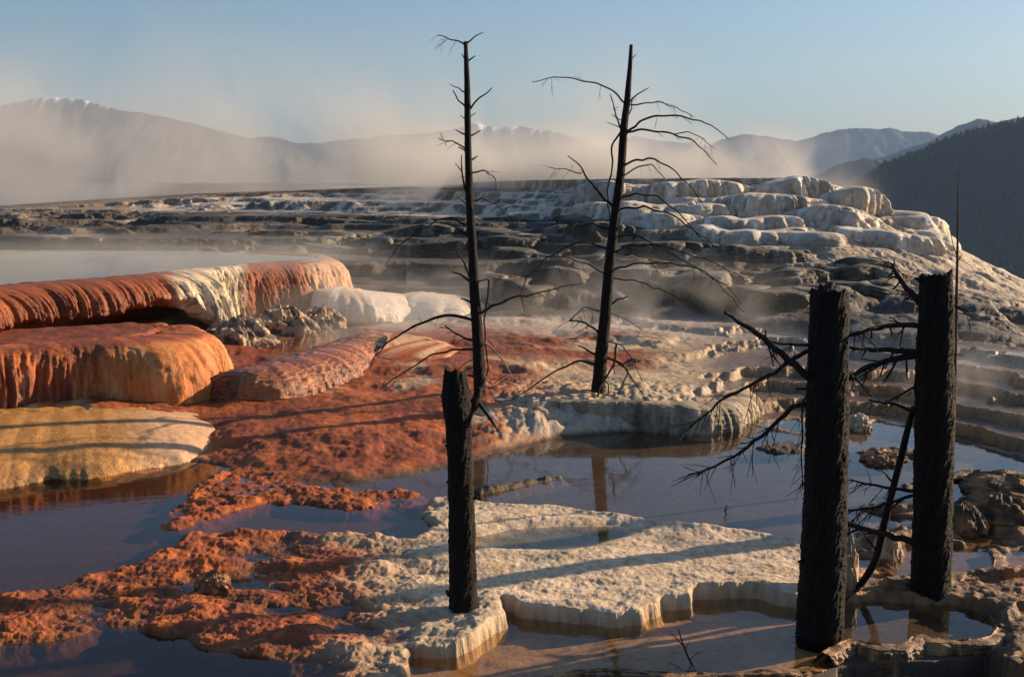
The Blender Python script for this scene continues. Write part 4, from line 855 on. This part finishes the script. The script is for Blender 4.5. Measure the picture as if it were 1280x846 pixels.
# ------------------------------------------------------------------ haze and steam
def box(name, x0, x1, y0, y1, z0, z1, mat):
    me = bpy.data.meshes.new(name); v = [(x, y, z) for x in (x0, x1) for y in (y0, y1) for z in (z0, z1)]
    me.from_pydata(v, [], [(0, 1, 3, 2), (4, 6, 7, 5), (0, 4, 5, 1), (2, 3, 7, 6), (0, 2, 6, 4), (1, 5, 7, 3)]); me.materials.append(mat)
    o = bpy.data.objects.new(name, me); C.objects.link(o); return o
m, t, N, L = nt('haze_air'); out = N.new('ShaderNodeOutputMaterial'); pv = N.new('ShaderNodeVolumePrincipled'); pv.inputs['Density'].default_value = 5e-5
pv.inputs['Color'].default_value = (.40, .62, 1, 1); pv.inputs['Anisotropy'].default_value = .1; L.new(pv.outputs[0], out.inputs['Volume'])
tag(box('haze', -31000, 31000, -3100, 12500, -264, 760, m), kind='stuff')

def steam(name, label, x0, x1, y0, y1, z0, z1, dens, scale, thr=.45, seed=0, top=1.0, stretch=(1, 1, 1), color=(1, .98, .96), rng_=.2):
    m, t, N, L = nt('steam'); out = N.new('ShaderNodeOutputMaterial'); pv = N.new('ShaderNodeVolumePrincipled'); L.new(pv.outputs[0], out.inputs['Volume'])
    pv.inputs['Color'].default_value = (*color, 1); pv.inputs['Anisotropy'].default_value = .1
    tc = N.new('ShaderNodeTexCoord'); mp = N.new('ShaderNodeMapping'); mp.inputs['Location'].default_value = (seed * 3.1, seed * 1.7, seed); mp.inputs['Scale'].default_value = stretch
    L.new(tc.outputs['Object'], mp.inputs[0])
    n = N.new('ShaderNodeTexNoise'); n.inputs['Scale'].default_value = scale; n.inputs['Detail'].default_value = 4; n.inputs['Distortion'].default_value = .8; L.new(mp.outputs[0], n.inputs['Vector'])
    mr = N.new('ShaderNodeMapRange'); mr.interpolation_type = 'SMOOTHSTEP'; mr.inputs['From Min'].default_value = thr; mr.inputs['From Max'].default_value = thr + rng_; L.new(n.outputs['Fac'], mr.inputs[0])
    s = N.new('ShaderNodeSeparateXYZ'); L.new(tc.outputs['Generated'], s.inputs[0])
    def m_(op, a, b=None, c=None):
        q = N.new('ShaderNodeMath'); q.operation = op; q.use_clamp = op in ('SUBTRACT',) and False
        for i, v in enumerate((a, b, c)):
            if v is None: continue
            if isinstance(v, (int, float)): q.inputs[i].default_value = v
            else: L.new(v, q.inputs[i])
        return q.outputs[0]
    def fade(o_):                       # soft towards both sides
        q = N.new('ShaderNodeMapRange'); q.interpolation_type = 'SMOOTHERSTEP'; q.inputs['From Min'].default_value = 0; q.inputs['From Max'].default_value = .22
        L.new(m_('MULTIPLY', o_, m_('SUBTRACT', 1.0, o_)), q.inputs[0]); return q.outputs[0]
    fz = m_('POWER', m_('MAXIMUM', m_('SUBTRACT', 1.0, s.outputs[2]), 0.0), 1.6 * top)
    d = m_('MULTIPLY', m_('MULTIPLY', fade(s.outputs[0]), fade(s.outputs[1])), fz)
    d = m_('MULTIPLY', m_('MULTIPLY', d, mr.outputs[0]), dens); L.new(d, pv.inputs['Density'])
    o = box(name, x0, x1, y0, y1, z0, z1, m); tag(o, label, 'steam', kind='stuff'); m.cycles.volume_sampling = 'MULTIPLE_IMPORTANCE' if hasattr(m.cycles, 'volume_sampling') else m.cycles.volume_sampling
    return o
steam('steam', 'tall ragged steam plume drifting behind the left part of the terrace', -50, 12, 46.6, 76, -4, 12, 1.05, .15, .43, 1, top=1.7, stretch=(1, 1, .8))
steam('steam', 'low bright steam behind the right half of the terrace top', -5, 11.5, 34.5, 46.4, 2.1, 4.8, 1.5, .42, .43, 6, top=1.2)
steam('steam', 'steam lying over the grey pond at left', -12, -1.5, 17.5, 27, 1.42, 2.0, .16, .45, .30, 3, rng_=.35)
steam('steam', 'steam over the hot pools at the foot of the hill', -5.5, 5.5, 17.5, 25, .45, 1.7, .6, .8, .46, 4, color=(1, .95, .90))
steam('steam', 'steam around the small waterfalls at right', 4.6, 9, 13.2, 18, .1, 1.2, .55, 1.2, .46, 5, color=(1, .95, .90))

# ------------------------------------------------------------------ light
SE = 16.5; az = R(66.5)                # sun to the right and a little ahead; az measured from +Y toward +X
S = bpy.data.lights.new('sun', 'SUN'); S.energy = 5.0; S.angle = R(.5); S.color = (1, .76, .50); so = bpy.data.objects.new('sun', S); C.objects.link(so)
from mathutils import Vector
dv = Vector((math.sin(az) * math.cos(R(SE)), math.cos(az) * math.cos(R(SE)), math.sin(R(SE))))
so.rotation_euler = dv.to_track_quat('Z', 'Y').to_euler(); so.location = (20, 10, 20)
w = bpy.data.worlds.new('World'); bpy.context.scene.world = w; w.use_nodes = True
N = w.node_tree.nodes; L = w.node_tree.links; bg = N['Background']; sk = N.new('ShaderNodeTexSky'); sk.sky_type = 'NISHITA'; sk.sun_disc = False
sk.sun_elevation = R(SE); sk.sun_rotation = az; sk.air_density = 1.0; sk.dust_density = 1.2; sk.ozone_density = 3.6
L.new(sk.outputs[0], bg.inputs[0]); bg.inputs[1].default_value = .070
sc = bpy.context.scene; sc.view_settings.view_transform = 'Standard'; sc.view_settings.look = 'None'; sc.view_settings.exposure = .88; sc.view_settings.gamma = 1
sc.render.engine = 'CYCLES'; sc.cycles.use_denoising = True; sc.cycles.max_bounces = 8; sc.cycles.transparent_max_bounces = 16
sc.cycles.diffuse_bounces = 2; sc.cycles.glossy_bounces = 3; sc.cycles.volume_step_rate = 2.0; sc.cycles.volume_max_steps = 96; sc.cycles.volume_bounces = 0
sc.cycles.sample_clamp_indirect = 6; sc.cycles.caustics_reflective = False; sc.cycles.caustics_refractive = False
